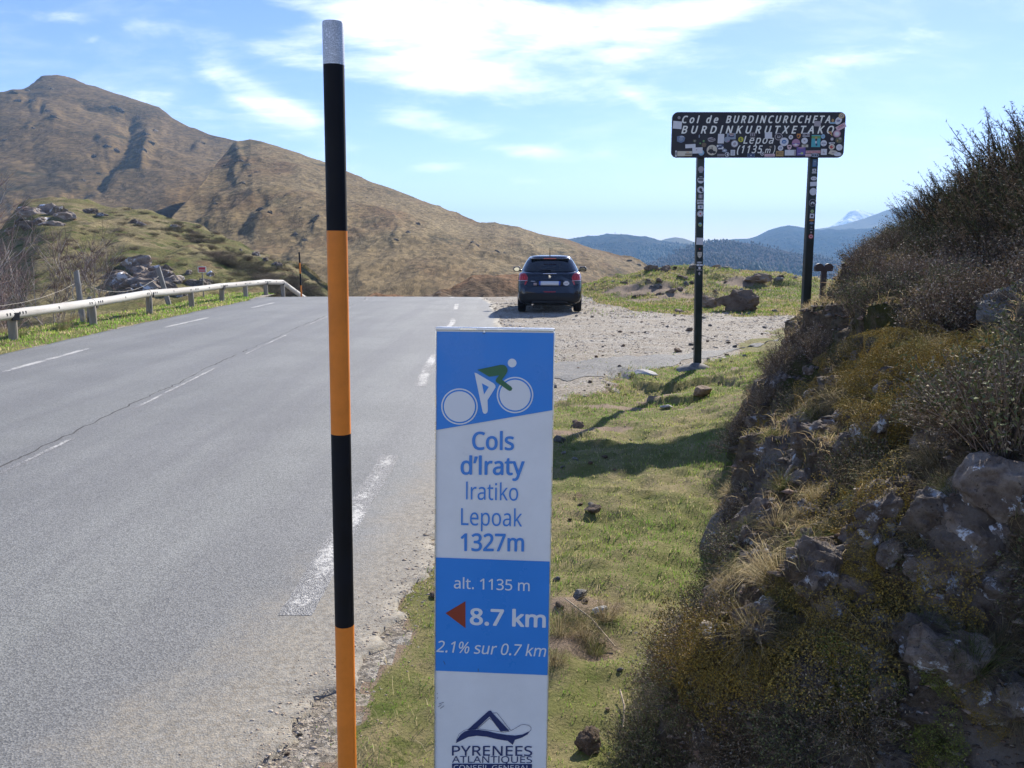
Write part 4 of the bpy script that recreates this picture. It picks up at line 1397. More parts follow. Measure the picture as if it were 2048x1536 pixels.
ROWS = lambda c, n=3: tuple(('r', 0, .28 - .56 * i / max(1, n - 1), .7 - .2 * (i % 2), .10, c) for i in range(n))
STK = [
    ('r', 178, 245, 90, 78, 'white', -.08, ()), ('c', 193, 170, 30, 30, 'grey', 0, (('c', 0, 0, .6, .6, 'dark'), ('r', 0, 0, .2, .4, 'white'))), ('d', 220, 390, 84, 78, 'slate', 0, (('b', 0, 0, .6, .5, 'steel'), ('r', .1, .3, .5, .1, 'white'))),
    ('r', 318, 462, 105, 40, 'white', .05, ()), ('r', 262, 540, 152, 52, 'cream', 0, (('r', .25, -.1, .45, .22, 'brown'), ('r', .2, .3, .2, .12, 'orange'), ('r', .25, -.45, .5, .1, 'ochre'))), ('c', 432, 530, 60, 60, 'sky', 0, ()), ('r', 392, 507, 105, 62, 'white', .03, (('b', -.1, .1, .12, .3, 'grey'),)),
    ('r', 172, 540, 17, 62, 'white', 0, (('r', 0, 0, .5, .5, 'dark'),)), ('c', 540, 503, 108, 108, 'cream', 0, (('b', -.1, -.1, .62, .5, 'dark'), ('b', .2, -.2, .45, .3, 'dark'), ('r', 0, .12, .08, .4, 'dark'), ('r', -.2, .12, .06, .3, 'dark'))),
    ('r', 628, 385, 64, 98, 'white', -.03, ()), ('b', 622, 468, 86, 66, 'navy', 0, (('b', -.3, .1, .3, .4, 'white'), ('b', .3, -.2, .3, .5, 'white'), ('r', 0, .2, .3, .2, 'steel'), ('r', 0, -.3, .4, .2, 'white'))),
    ('b', 530, 395, 96, 52, 'grey', .2, (('r', 0, .1, .6, .16, 'dark'), ('r', .1, -.2, .5, .14, 'dark'))), ('r', 733, 360, 92, 64, 'steel', 0, (('b', 0, .05, .8, .5, 'navy'), ('r', .05, .1, .4, .1, 'pink'), ('r', 0, .36, .5, .1, 'orange'))), ('c', 690, 395, 62, 58, 'steel', 0, (('b', .2, -.3, .5, .2, 'mauve'),)),
    ('c', 832, 393, 54, 54, 'yellow', 0, (('b', 0, 0, .5, .7, 'olive'), ('b', .1, .05, .2, .35, 'yellow'))), ('c', 770, 438, 74, 74, 'grey', 0, (('c', 0, 0, .8, .8, 'white'), ('b', 0, 0, .5, .5, 'grey'))), ('r', 755, 530, 46, 58, 'white', 0, ROWS('steel', 4)),
    ('c', 697, 548, 48, 48, 'white', 0, (('c', 0, 0, .75, .75, 'dark'), ('b', .1, 0, .4, .6, 'white'))), ('r', 632, 555, 72, 22, 'grey', 0, (('r', 0, 0, 1, .3, 'dark'),)), ('b', 668, 508, 56, 42, 'steel', 0, (('b', 0, 0, .5, .4, 'white'),)),
    ('r', 950, 350, 64, 54, 'dark', 0, (('r', -.3, .1, .16, .5, 'grey'), ('r', 0, .1, .16, .5, 'grey'), ('r', .3, .1, .16, .5, 'grey'), ('r', 0, .42, .9, .1, 'grey'), ('r', 0, -.4, .8, .12, 'grey'))), ('r', 1113, 352, 74, 66, 'white', .06, ()),
    ('c', 1218, 365, 82, 76, 'grey', 0, (('c', 0, 0, .8, .8, 'dark'), ('b', 0, 0, .5, .5, 'grey'), ('b', 0, .1, .2, .3, 'dark'))), ('c', 1277, 418, 90, 88, 'white', 0, (('b', 0, 0, .62, .55, 'blue'), ('r', 0, .02, .3, .06, 'white'), ('r', 0, -.14, .4, .05, 'white'))),
    ('c', 1343, 370, 46, 46, 'white', 0, (('b', 0, 0, .45, .55, 'grey'),)), ('s', 1423, 360, 42, 52, 'orange', 0, (('b', -.1, 0, .45, .6, 'dark'), ('b', .2, .1, .2, .3, 'red'))), ('r', 1498, 330, 72, 8, 'white', 0, ()), ('r', 1498, 345, 72, 10, 'grey', 0, (('r', 0, 0, .2, 1.02, 'dark'),)), ('r', 1498, 359, 72, 7, 'white', 0, ()),
    ('c', 1399, 430, 84, 84, 'mauve', 0, (('r', 0, -.1, .9, .16, 'purple'), ('b', 0, -.22, .8, .3, 'pink'), ('b', 0, -.2, .4, .3, 'white'))), ('c', 1485, 407, 66, 66, 'white', 0, (('b', 0, 0, .4, .3, 'grey'),)), ('r', 1492, 460, 66, 26, 'cream', 0, (('b', 0, 0, .6, .5, 'olive'),)),
    ('r', 1602, 410, 92, 124, 'teal', 0, (('r', 0, .32, 1, .22, 'green'), ('b', 0, .25, .3, .3, 'ochre'), ('b', .02, .1, .26, .24, 'dark'), ('b', 0, -.1, .2, .25, 'white'), ('c', .08, -.3, .22, .2, 'navy'))), ('c', 1672, 362, 42, 48, 'sky', 0, (('b', 0, 0, .4, .4, 'steel'),)),
    ('c', 1683, 432, 64, 64, 'white', 0, (('r', 0, .1, .6, .08, 'grey'), ('r', 0, -.05, .7, .1, 'slate'), ('c', 0, -.3, .2, .15, 'grey'))), ('c', 1243, 482, 56, 56, 'white', 0, (('c', 0, 0, .45, .45, 'slate'), ('c', 0, 0, .2, .2, 'white'))), ('s', 1333, 475, 48, 52, 'pink', 0, (('b', 0, .15, .55, .3, 'dark'), ('b', .05, -.15, .2, .3, 'grey'))),
    ('r', 1237, 540, 78, 54, 'ochre', 0, (('r', 0, .25, .8, .12, 'brown'), ('r', .05, -.08, .7, .1, 'dark'), ('b', -.3, 0, .3, .2, 'dark'))), ('r', 1345, 530, 112, 58, 'white', 0, (('r', .42, 0, .16, .9, 'grey'),)), ('r', 1455, 515, 90, 86, 'purple', .04, (('b', .1, -.25, .4, .35, 'lime'), ('r', -.2, -.3, .3, .05, 'white'), ('b', 0, .4, .8, .2, 'mauve'))),
    ('r', 1580, 522, 152, 28, 'pink', .01, ()), ('r', 1135, 556, 106, 28, 'pink', 0, (('r', 0, 0, .7, .22, 'mauve'),)), ('r', 1530, 556, 58, 26, 'pink', 0, (('r', 0, 0, .5, .25, 'mauve'),)), ('c', 1600, 556, 88, 42, 'steel', 0, (('b', -.25, 0, .25, .5, 'dark'), ('b', .05, 0, .2, .5, 'dark'), ('b', .3, 0, .18, .5, 'dark'))),
    ('r', 1690, 522, 60, 62, 'white', 0, (('b', 0, 0, .5, .5, 'grey'), ('b', .05, .05, .3, .3, 'white'))), ('c', 1767, 470, 62, 62, 'cream', 0, (('b', 0, 0, .6, .6, 'red'), ('b', .1, .1, .2, .2, 'cream'))), ('c', 1845, 475, 66, 66, 'white', 0, (('r', 0, .05, .5, .06, 'grey'),)), ('b', 1782, 528, 104, 58, 'cream', 0, (('b', 0, 0, .3, .3, 'grey'), ('b', .2, .1, .1, .2, 'grey'))),
    ('c', 1832, 546, 78, 42, 'white', 0, (('r', -.3, .2, .4, .06, 'grey'),)), ('r', 1850, 265, 104, 50, 'pink', .5, (('r', 0, 0, .7, .2, 'mauve'), ('r', 0, .25, .5, .12, 'red'))), ('c', 1820, 200, 84, 66, 'white', .9, (('b', 0, 0, .5, .4, 'slate'), ('r', 0, .1, .2, .1, 'pink'))), ('c', 1850, 150, 62, 58, 'ochre', 0, (('c', 0, 0, .72, .72, 'cream'), ('c', 0, 0, .5, .5, 'brown'), ('c', 0, 0, .25, .25, 'cream'))),
    ('b', 1762, 192, 62, 76, 'dark', 0, (('c', 0, -.1, .4, .45, 'ochre'), ('r', 0, -.42, .9, .2, 'sky'))), ('r', 1608, 232, 66, 54, 'grey', -.04, ()), ('t', 1742, 335, 52, 52, 'ochre', 0, (('b', .05, .1, .4, .3, 'red'), ('b', .15, -.1, .2, .2, 'cream'))), ('c', 1812, 335, 78, 74, 'mauve', 0, (('c', 0, 0, .8, .8, 'pink'), ('c', 0, 0, .5, .5, 'white'))),
    ('b', 1840, 398, 84, 70, 'olive', 0, (('b', .1, .2, .4, .3, 'grey'), ('b', -.2, -.1, .2, .3, 'ochre'))), ('c', 1765, 390, 34, 34, 'grey', 0, (('c', 0, 0, .5, .5, 'white'),)), ('b', 1768, 432, 72, 24, 'white', 0, (('r', .05, 0, .5, .3, 'dark'),)), ('c', 1058, 540, 40, 40, 'white', 0, (('c', 0, 0, .7, .7, 'dark'), ('c', 0, 0, .35, .35, 'white'))),
    ('b', 1140, 470, 32, 26, 'brown', 0, (('b', 0, 0, .5, .4, 'grey'),)), ('r', 943, 558, 78, 36, 'slate', 0, (('r', 0, 0, .92, .84, 'navy'), ('r', 0, 0, .12, .3, 'white'))), ('b', 360, 408, 40, 34, 'olive', 0, (('b', 0, 0, .4, .4, 'grey'),)), ('b', 405, 362, 16, 40, 'steel', 0, ()), ('b', 452, 410, 24, 24, 'green', 0, ()), ('b', 418, 434, 22, 18, 'green', 0, ()), ('d', 458, 450, 48, 50, 'brown', 0, ()),
]
for k, cx, cy, w, h, c, a, inn in STK:
    x, z = bxz(cx, cy)
    sticker(board, k, x, z, w * .0013, h * .00125, c, .0034, a, inn)
ax, az = bxz(1508, 532)
bx2, bz2 = bxz(1652, 514)
lettering('TEAM WENDER', ax, bx2, az, bz2, STM['red'], board, .0095, bold=.02)
posts = [o for o in pas.children if o.name.startswith('post')]
PK = [[('c', 133, 72, 72, 'grey', (('r', 0, -.55, .6, .12, 'steel'),)), ('c', 262, 84, 84, 'white', (('r', 0, .3, .7, .2, 'dark'), ('r', 0, 0, .8, .26, 'dark'), ('r', 0, -.25, .3, .1, 'white'))), ('c', 380, 84, 84, 'white', (('b', 0, 0, .5, .6, 'dark'), ('b', .15, -.25, .4, .25, 'dark'))), ('r', 460, 50, 48, 'grey', (('r', 0, 0, .1, .8, 'white'),)),
       ('r', 527, 78, 52, 'white', (('r', -.36, .1, .14, .4, 'dark'), ('r', -.12, .1, .14, .4, 'dark'), ('r', .12, .1, .12, .4, 'dark'), ('r', .36, .1, .14, .4, 'dark'), ('r', .1, -.33, .6, .1, 'dark'))), ('r', 590, 66, 46, 'white', (('c', .05, 0, .4, .55, 'slate'),)), ('c', 670, 78, 78, 'white', (('c', 0, 0, .88, .88, 'grey'), ('c', 0, 0, .74, .74, 'white'), ('b', 0, 0, .3, .34, 'red'))),
       ('b', 803, 54, 54, 'lime', (('b', 0, .25, .8, .4, 'sky'), ('b', 0, -.1, .6, .3, 'green'))), ('r', 1007, 86, 86, 'white', (('r', -.1, .4, .02, .2, 'grey'),)), ('c', 1103, 16, 16, 'red', ()), ('s', 1178, 56, 76, 'cream', (('r', 0, .1, .6, .5, 'grey'), ('r', 0, .1, .4, .3, 'cream'))), ('b', 1266, 76, 16, 'white', ()), ('b', 1300, 92, 36, 'white', (('b', 0, 0, .14, .4, 'dark'),)), ('b', 1338, 40, 34, 'white', ()), ('r', 1362, 66, 12, 'grey', ()), ('b', 1405, 30, 46, 'grey', ())],
      [('r', 58, 50, 86, 'blue', (('r', 0, 0, .7, .7, 'slate'), ('r', 0, .2, .5, .1, 'sky'))), ('r', 145, 46, 34, 'white', (('b', 0, 0, .6, .5, 'dark'),)), ('r', 176, 56, 12, 'white', ()), ('c', 243, 76, 48, 'white', (('b', -.2, 0, .3, .4, 'grey'), ('b', .2, 0, .3, .4, 'grey'))), ('r', 310, 86, 52, 'white', ()), ('c', 403, 90, 90, 'white', ()), ('c', 538, 92, 92, 'grey', (('c', 0, 0, .88, .88, 'dark'), ('b', 0, .05, .5, .2, 'white'), ('c', -.18, -.1, .2, .2, 'white'), ('c', .18, -.1, .2, .2, 'white'))),
       ('c', 640, 40, 40, 'lime', (('b', 0, 0, .5, .5, 'green'),)), ('r', 697, 54, 56, 'white', (('b', 0, 0, .6, .5, 'dark'),)), ('b', 750, 66, 26, 'orange', ()), ('b', 785, 62, 34, 'slate', ()), ('r', 832, 20, 8, 'grey', ()), ('r', 862, 34, 8, 'grey', ()), ('r', 898, 20, 20, 'grey', ()), ('c', 948, 58, 58, 'red', (('c', 0, 0, .75, .75, 'pink'), ('b', 0, 0, .5, .5, 'red')))]]
for pi, (po, lst) in enumerate(zip(posts, PK)):
    for k, cy, w, h, c, inn in lst:
        z = 2.853 - cy / 6.144 * .00672
        zmin, zmax = min(v.co.z for v in po.data.vertices), max(v.co.z for v in po.data.vertices)
        ring = [v.co for v in po.data.vertices]
        t = (z - zmin) / (zmax - zmin)
        xa = np.mean([v.x for v in ring if v.z < zmin + .05])
        xb = np.mean([v.x for v in ring if v.z > zmax - .05])
        xc = xa + (xb - xa) * t + (.008 if pi else 0)
        sticker(po, k, xc, z, w / 6.144 * .0067, h / 6.144 * .0067, c, -.11 + .045 + .0008, random.uniform(-.05, .05), inn)

# ------------------------------------------------------------------ parked car (rear towards us)
car = empty('parked_car', (1.0, 22.1, float(gz(1.0, 22.6)) - .005), (0, 0, -.045))
tag(car, 'dark blue hatchback parked on the gravel lay-by seen from behind', 'car')
paint_c = mat('car_paint', (.006, .009, .016), .20, metal=.2, spec=.5, coat=.6)
glass_c = mat('car_glass', (.010, .012, .014), .06, spec=.7, coat=.3)
plast = mat('black_plastic', (.010, .011, .012), .5, spec=.3)
rubber = mat('tyre_rubber', (.010, .010, .011), .8, spec=.2)
chrome = mat('chrome', (.75, .76, .78), .15, metal=1.0)
lampred = mat('tail_lamp_red', (.38, .012, .016), .18, spec=.6, coat=.6)
lampclear = mat('tail_lamp_dark', (.05, .045, .045), .15, coat=.6)
plate_m = mat('number_plate', (.60, .61, .62), .4)
plate_b = mat('plate_blue', (.04, .10, .42), .4)
ST = [  # y, half width, belt z, bottom z
    (0.00, .66, .97, .34), (.03, .745, 1.01, .27), (.10, .815, 1.05, .24), (.22, .85, 1.08, .22), (.5, .868, 1.08, .22), (.9, .872, 1.05, .22), (1.5, .872, 1.02, .22), (2.2, .872, 1.0, .22), (2.85, .868, .99, .22),
    (3.2, .855, .93, .22), (3.55, .82, .86, .22), (3.8, .75, .76, .24), (3.93, .64, .66, .28), (3.97, .52, .58, .32)]


def body_ring(y, w, zt, zb):
    half = [(0, zb), (.82 * w, zb), (.95 * w, zb + .06), (.995 * w, zb + .18), (w, .58), (w, .72), (.985 * w, .86 * zt), (.965 * w, .93 * zt), (.93 * w, .975 * zt), (.84 * w, zt), (.45 * w, zt + .012), (0, zt + .016)]
    pts = []
    for x, z in half:
        sh = .15 * float(sst(.58, 1.12, z)) * max(0, 1 - y / .6)
        pts.append((x, y + sh, z))
    return pts + [(-x, yy, z) for x, yy, z in half_mirror(pts)]


def half_mirror(p):
    return p[-2:0:-1]


bm = bmesh.new()
rings = []
for st in ST:
    rings.append([bm.verts.new(p) for p in body_ring(*st)])
for a, b in zip(rings, rings[1:]):
    nn = len(a)
    for k in range(nn):
        bm.faces.new((a[k], a[(k + 1) % nn], b[(k + 1) % nn], b[k]))
bm.faces.new(rings[0][::-1])
bm.faces.new(rings[-1])
bmesh.ops.recalc_face_normals(bm, faces=bm.faces)
me = bpy.data.meshes.new('body')
bm.to_mesh(me)
body_bvh = BVHTree.FromBMesh(bm)
bm.free()
for p in me.polygons:
    p.use_smooth = len(p.vertices) == 4
body = obj('body', me, paint_c, car)


# cabin: rounded footprint lofted from belt to roof
def foot(th, t):
    """th in 0..1 round the cabin starting at rear centre going right, t 0 belt .. 1 roof"""
    y0, y1 = .24 + .42 * t ** 1.15, 2.98 - .95 * t
    w = .80 - .225 * t ** 1.2
    cyc, hl = (y0 + y1) / 2, (y1 - y0) / 2
    a = 2 * math.pi * th
    e = .30
    sx_, cy_2 = math.sin(a), -math.cos(a)
    X = math.copysign(abs(sx_) ** e, sx_) * w
    Yv = math.copysign(abs(cy_2) ** .42, cy_2) * hl + cyc
    crown = .02 * (1 - (X / max(w, .01)) ** 2)
    z = 1.065 + .40 * t
    z = z - .03 * sst(1.8, 3.0, Yv) * (1 - t)
    return (X, Yv + .10 * (abs(X) / w) ** 3 * max(0, (1.0 - Yv)) , float(z))


NTH, NTT = 96, 14
bm = bmesh.new()
rr_ = []
for j in range(NTT + 1):
    rr_.append([bm.verts.new(foot(i / NTH, j / NTT)) for i in range(NTH)])
for a, b in zip(rr_, rr_[1:]):
    for k in range(NTH):
        bm.faces.new((a[k], a[(k + 1) % NTH], b[(k + 1) % NTH], b[k]))
last = rr_[-1]
for sc_, dz in ((.93, .028), (.75, .045), (.4, .058)):
    cen = Vector((0, sum(v.co.y for v in rr_[-1]) / NTH, 0))
    ring = [bm.verts.new((v.co.x * sc_, cen.y + (v.co.y - cen.y) * sc_, rr_[-1][0].co.z + dz)) for v in rr_[-1]]
    for k in range(NTH):
        bm.faces.new((last[k], last[(k + 1) % NTH], ring[(k + 1) % NTH], ring[k]))
    last = ring
bm.faces.new(last)
cab_bvh = BVHTree.FromBMesh(bm)
bm_obj('cabin', bm, paint_c, car, smooth=True)


def cabin_panel(name, fx, mat_, parent, off=.006, nt=10, n=24):
    """fx(s,t)->(th,t) panel laid over the cabin"""
    V, Fs = [], []
    for j in range(nt + 1):
        for i in range(n + 1):
            th, t = fx(i / n, j / nt)
            p = Vector(foot(th, t))
            a_ = Vector(foot(th + .002, t)) - Vector(foot(th - .002, t))
            b_ = Vector(foot(th, t + .02)) - Vector(foot(th, t - .02))
            nn_ = a_.cross(b_).normalized()
            V.append(p + nn_ * off)
    for j in range(nt):
        for i in range(n):
            k = j * (n + 1) + i
            Fs.append((k, k + 1, k + n + 2, k + n + 1))
    me = np_mesh(name, np.array(V), np.array(Fs), smooth=True)
    return obj(name, me, mat_, parent)


def th_of_x(x, t):
    w = .80 - .225 * max(t, 0) ** 1.2
    s_ = min(1, max(-1, abs(x) / w)) ** (1 / .30)
    return math.copysign(math.asin(s_) / (2 * math.pi), x)


cabin_panel('rear_window', lambda s, t: (th_of_x((s * 2 - 1) * (.715 - .135 * t), .06 + .78 * t), .06 + .78 * t - .05 * (1 - abs(s * 2 - 1) ** 2) * (1 - t) * 0 + .07 * (abs(s * 2 - 1) ** 6) * (1 - t)), glass_c, car, .008, 10, 40)
cabin_panel('windscreen', lambda s, t: (.5 + (s - .5) * .22, .08 + .82 * t), glass_c, car)
for sg in (1, -1):
    cabin_panel('side_window', lambda s, t, sg=sg: (sg * (.155 + .085 * s), .12 + .72 * t), glass_c, car, .006)
    cabin_panel('side_window', lambda s, t, sg=sg: (sg * (.25 + .10 * s), .12 + .72 * t), glass_c, car, .006)


def hit_rear(x, z, off):
    h = body_bvh.ray_cast(Vector((x, -2, z)), Vector((0, 1, 0)))
    h2 = cab_bvh.ray_cast(Vector((x, -2, z)), Vector((0, 1, 0)))
    c = [q[0].y for q in (h, h2) if q[0] is not None]
    return Vector((x, (min(c) if c else .4) - off, z))


def rear_patch(name, rows, mat_, parent, off=.008, n=12, thick=.03):
    """rows of (z, x_left, x_right) laid over the car's tail"""
    V, Fs = [], []
    for z, a, b in rows:
        for i in range(n + 1):
            V.append(hit_rear(a + (b - a) * i / n, z, off))
    m_ = len(rows)
    for j in range(m_ - 1):
        for i in range(n):
            k = j * (n + 1) + i
            Fs.append((k, k + 1, k + n + 2, k + n + 1))
    V2_ = V + [p + Vector((0, thick, 0)) for p in V]
    nv = len(V)
    ring = [i for i in range(n + 1)] + [j * (n + 1) + n for j in range(1, m_)] + [(m_ - 1) * (n + 1) + i for i in range(n - 1, -1, -1)] + [j * (n + 1) for j in range(m_ - 2, 0, -1)]
    for a, b in zip(ring, ring[1:] + ring[:1]):
        Fs.append((b, a, a + nv, b + nv))
    return obj(name, np_mesh(name, np.array(V2_), np.array(Fs), smooth=False), mat_, parent)


def dens(rows, k=5):
    out = []
    for (z0, a0, b0), (z1, a1, b1) in zip(rows, rows[1:]):
        for i in range(k):
            t = i / k
            out.append((z0 + (z1 - z0) * t, a0 + (a1 - a0) * t, b0 + (b1 - b0) * t))
    return out + [rows[-1]]


for sg in (1, -1):
    def mir(rows):
        return [(z, min(sg * a, sg * b), max(sg * a, sg * b)) for z, a, b in rows]
    lamp = rear_patch('tail_lamp', dens(mir([(.86, .60, .84), (.93, .58, .85), (1.0, .61, .835), (1.055, .665, .81)])), lampred, car, .014, 10)
    rear_patch('lamp_clear', dens(mir([(.77, .66, .80), (.80, .64, .82), (.852, .60, .84)])), lampclear, lamp, .012, 10)
    rear_patch('lamp_claw', dens(mir([(.745, .64, .67), (.80, .615, .665), (.852, .585, .64)])), lampred, lamp, .020, 4)
    rear_patch('lamp_line', mir([(.853, .59, .84), (.863, .59, .84)]), chrome, lamp, .019, 10)
    for dx in (.66, .72, .77):
        rear_patch('lamp_stripe', dens(mir([(.90, dx, dx + .02), (.98, dx + .005, dx + .025)]), 3), mat('lamp_bright_red', (.65, .03, .03), .2, coat=.5), lamp, .018, 3)
rear_patch('bumper', dens([(.255, -.62, .62), (.33, -.80, .80), (.45, -.815, .815), (.50, -.80, .80), (.535, -.55, .55)], 4), plast, car, .018, 24, .05)
rear_patch('diffuser', dens([(.245, -.50, .50), (.31, -.46, .46)], 2), mat('dark_grey_plastic', (.02, .02, .021), .45), car, .026, 12)
rear_patch('bumper_reflector', dens([(.553, -.15, .15), (.575, -.165, .165)], 2), lampred, car, .016, 8)
rear_patch('plate_recess', dens([(.715, -.34, .34), (.875, -.36, .36)], 3), mat('recess_dark', (.006, .008, .014), .4), car, .004, 10)
npl = rear_patch('number_plate', dens([(.735, -.26, .26), (.845, -.26, .26)], 2), plate_m, car, .012, 8, .008)
for a, b in ((-.283, -.242), (.242, .283)):
    rear_patch('plate_end', [(.735, a, b), (.845, a, b)], plate_b, npl, .0145, 3, .006)
rear_patch('chrome_strip', [(1.035, -.175, .175), (1.05, -.175, .175)], chrome, car, .016, 8)
rear_patch('boot_seam', dens([(.700, -.60, .60), (.706, -.60, .60)], 1), mat('seam_black', (.003, .003, .004), .6), car, .0035, 20, .004)
# rampant animal emblem in chrome
bm = bmesh.new()
yb = hit_rear(0, .96, .012).y
poly_plate(bm, [(x * .0011, .96 + z * .0011) for x, z in ((-22, -30), (-14, -34), (-8, -18), (2, -12), (8, -32), (18, -34), (16, -16), (20, -2), (34, -8), (36, 2), (22, 12), (16, 22), (2, 34), (-14, 36), (-24, 24), (-34, 20), (-34, 10), (-20, 10), (-18, -8))], yb - .006, yb)
bm_obj('emblem', bm, chrome, car)
bm = bmesh.new()
ys_ = hit_rear(.42, .79, .01).y
poly_plate(bm, circ(.44, .785, .082, 26, .056), ys_ - .004, ys_)
ov = bm_obj('oval_sticker', bm, mat('sticker_white_car', (.62, .62, .62), .5), car)
for dx in (-.035, 0, .035):
    bm = bmesh.new()
    poly_plate(bm, circ(.44 + dx, .785, .012, 10, .02), ys_ - .006, ys_ - .004)
    bm_obj('sticker_mark', bm, STM['grey'], ov)
rear_patch('flag_sticker', [(.735, -.43, -.345), (.80, -.43, -.345)], mat('sticker_pinkish', (.42, .30, .27), .5), car, .010, 3, .004)
rear_patch('model_badge', [(.835, -.50, -.39), (.848, -.50, -.39)], chrome, car, .009, 4, .004)
rear_patch('model_badge', [(.838, .40, .49), (.849, .40, .49)], chrome, car, .009, 4, .004)
# spoiler with the third lamp
bm = bmesh.new()
b_box(bm, (0, .60, 1.475), (1.06, .30, .035), bevel=.014)
for v in bm.verts:
    v.co.z += -.018 * (v.co.x / .53) ** 2 - .10 * (.75 - v.co.y)
    v.co.y += .10 * (v.co.x / .53) ** 2
sp = bm_obj('spoiler', bm, paint_c, car, smooth=False)
bm = bmesh.new()
b_box(bm, (0, .447, 1.437), (.34, .02, .026), bevel=.004)
bm_obj('brake_lamp', bm, lampred, sp)
# wiper
wy = hit_rear(0, 1.12, .03).y
bm = bmesh.new()
b_tube(bm, [(.03, wy, 1.085), (.02, wy + .01, 1.13), (-.18, wy + .015, 1.12), (-.42, wy + .03, 1.10)], [.012, .012, .008, .005], 6)
bm_obj('wiper', bm, plast, car)
# antenna
bm = bmesh.new()
b_tube(bm, [(0, .80, 1.50), (0, .80, 1.535), (0, .70, 1.72)], [.020, .012, .004], 8)
bm_obj('antenna', bm, plast, car)
# mirrors
for sg in (1, -1):
    bm = bmesh.new()
    b_tube(bm, [(sg * .82, 2.42, 1.06), (sg * .90, 2.40, 1.09)], [.03, .03], 8)
    b_box(bm, (sg * .965, 2.40, 1.115), (.21, .13, .145), bevel=.045)
    mi = bm_obj('wing_mirror', bm, paint_c, car, smooth=True)
    bm = bmesh.new()
    poly_plate(bm, circ(sg * .965, 1.115, .080, 16, .054), 2.325, 2.334)
    bm_obj('mirror_glass', bm, mat('mirror_glass', (.45, .5, .52), .08, metal=1.0), mi)
# wheels
for wx, wy_ in ((-.755, .62), (.755, .62), (-.755, 3.15), (.755, 3.15)):
    bm = bmesh.new()
    prof = [(-.105, .20), (-.105, .28), (-.09, .308), (-.05, .316), (.05, .316), (.09, .308), (.105, .28), (.105, .20)]
    ns_ = 32
    rg = [[bm.verts.new((wx + px_, wy_ + r_ * math.cos(2 * math.pi * k / ns_), .316 + r_ * math.sin(2 * math.pi * k / ns_))) for k in range(ns_)] for px_, r_ in prof]
    for a, b in zip(rg, rg[1:]):
        for k in range(ns_):
            bm.faces.new((a[k], a[(k + 1) % ns_], b[(k + 1) % ns_], b[k]))
    bm.faces.new(rg[0])
    bm.faces.new(rg[-1][::-1])
    wh = bm_obj('wheel', bm, rubber, car, smooth=False)
    bm = bmesh.new()
    sgx = 1 if wx > 0 else -1
    for k in range(5):
        a = 2 * math.pi * k / 5
        b_box(bm, (wx + sgx * .105, wy_ + .10 * math.cos(a), .316 + .10 * math.sin(a)), (.02, .19, .05), Matrix.Rotation(a, 3, 'X'))
    b_tube(bm, [(wx + sgx * .095, wy_, .316), (wx + sgx * .12, wy_, .316)], .045, 12)
    bm_obj('rim', bm, mat('alloy', (.4, .41, .42), .35, metal=.9), wh)
bm = bmesh.new()
b_tube(bm, [(-.46, .12, .22), (-.46, .5, .23)], .028, 10)
bm_obj('exhaust', bm, chrome, car)
bm = bmesh.new()
b_box(bm, (0, 2.0, .22), (1.3, 2.9, .10))
bm_obj('underbody', bm, plast, car)
for sg in (1, -1):
    bm = bmesh.new()
    b_box(bm, (sg * .68, 3.80, .66), (.24, .14, .11), bevel=.03)
    bm_obj('headlight', bm, mat('headlight_clear', (.6, .62, .65), .1, coat=.5), car)
# ------------------------------------------------------------------ rocks
def rock_mesh(seed, sub=4, flat=.75, ang=5, rough=.10):
    r_ = np.random.default_rng(seed)
    bm = bmesh.new()
    bmesh.ops.create_icosphere(bm, subdivisions=sub, radius=.5)
    co = np.array([v.co[:] for v in bm.verts])
    for _ in range(ang):
        nv = r_.normal(0, 1, 3)
        nv /= np.linalg.norm(nv)
        d = r_.uniform(.26, .42)
        t = co @ nv
        co = co - np.outer(np.maximum(0, t - d) * .93, nv)
    co = co * np.array([1, r_.uniform(.65, .95), flat * r_.uniform(.8, 1.15)])
    s_ = seed * 3.7
    nn_ = co / (np.linalg.norm(co, axis=1, keepdims=True) + 1e-6)
    co = co + nn_ * (rough * .55 * ridged(co[:, 0] * 3 + s_, co[:, 1] * 3, co[:, 2] * 3, 3) - rough * .2 + rough * .3 * fbm(co[:, 0] * 9 + s_, co[:, 1] * 9, co[:, 2] * 9, 3) + rough * .22 * ridged(co[:, 0] * 8 + s_, co[:, 1] * 8, co[:, 2] * 8, 3))[:, None]
    for v, c in zip(bm.verts, co):
        v.co = c
    me = bpy.data.meshes.new('rock')
    bm.to_mesh(me)
    bm.free()
    return me


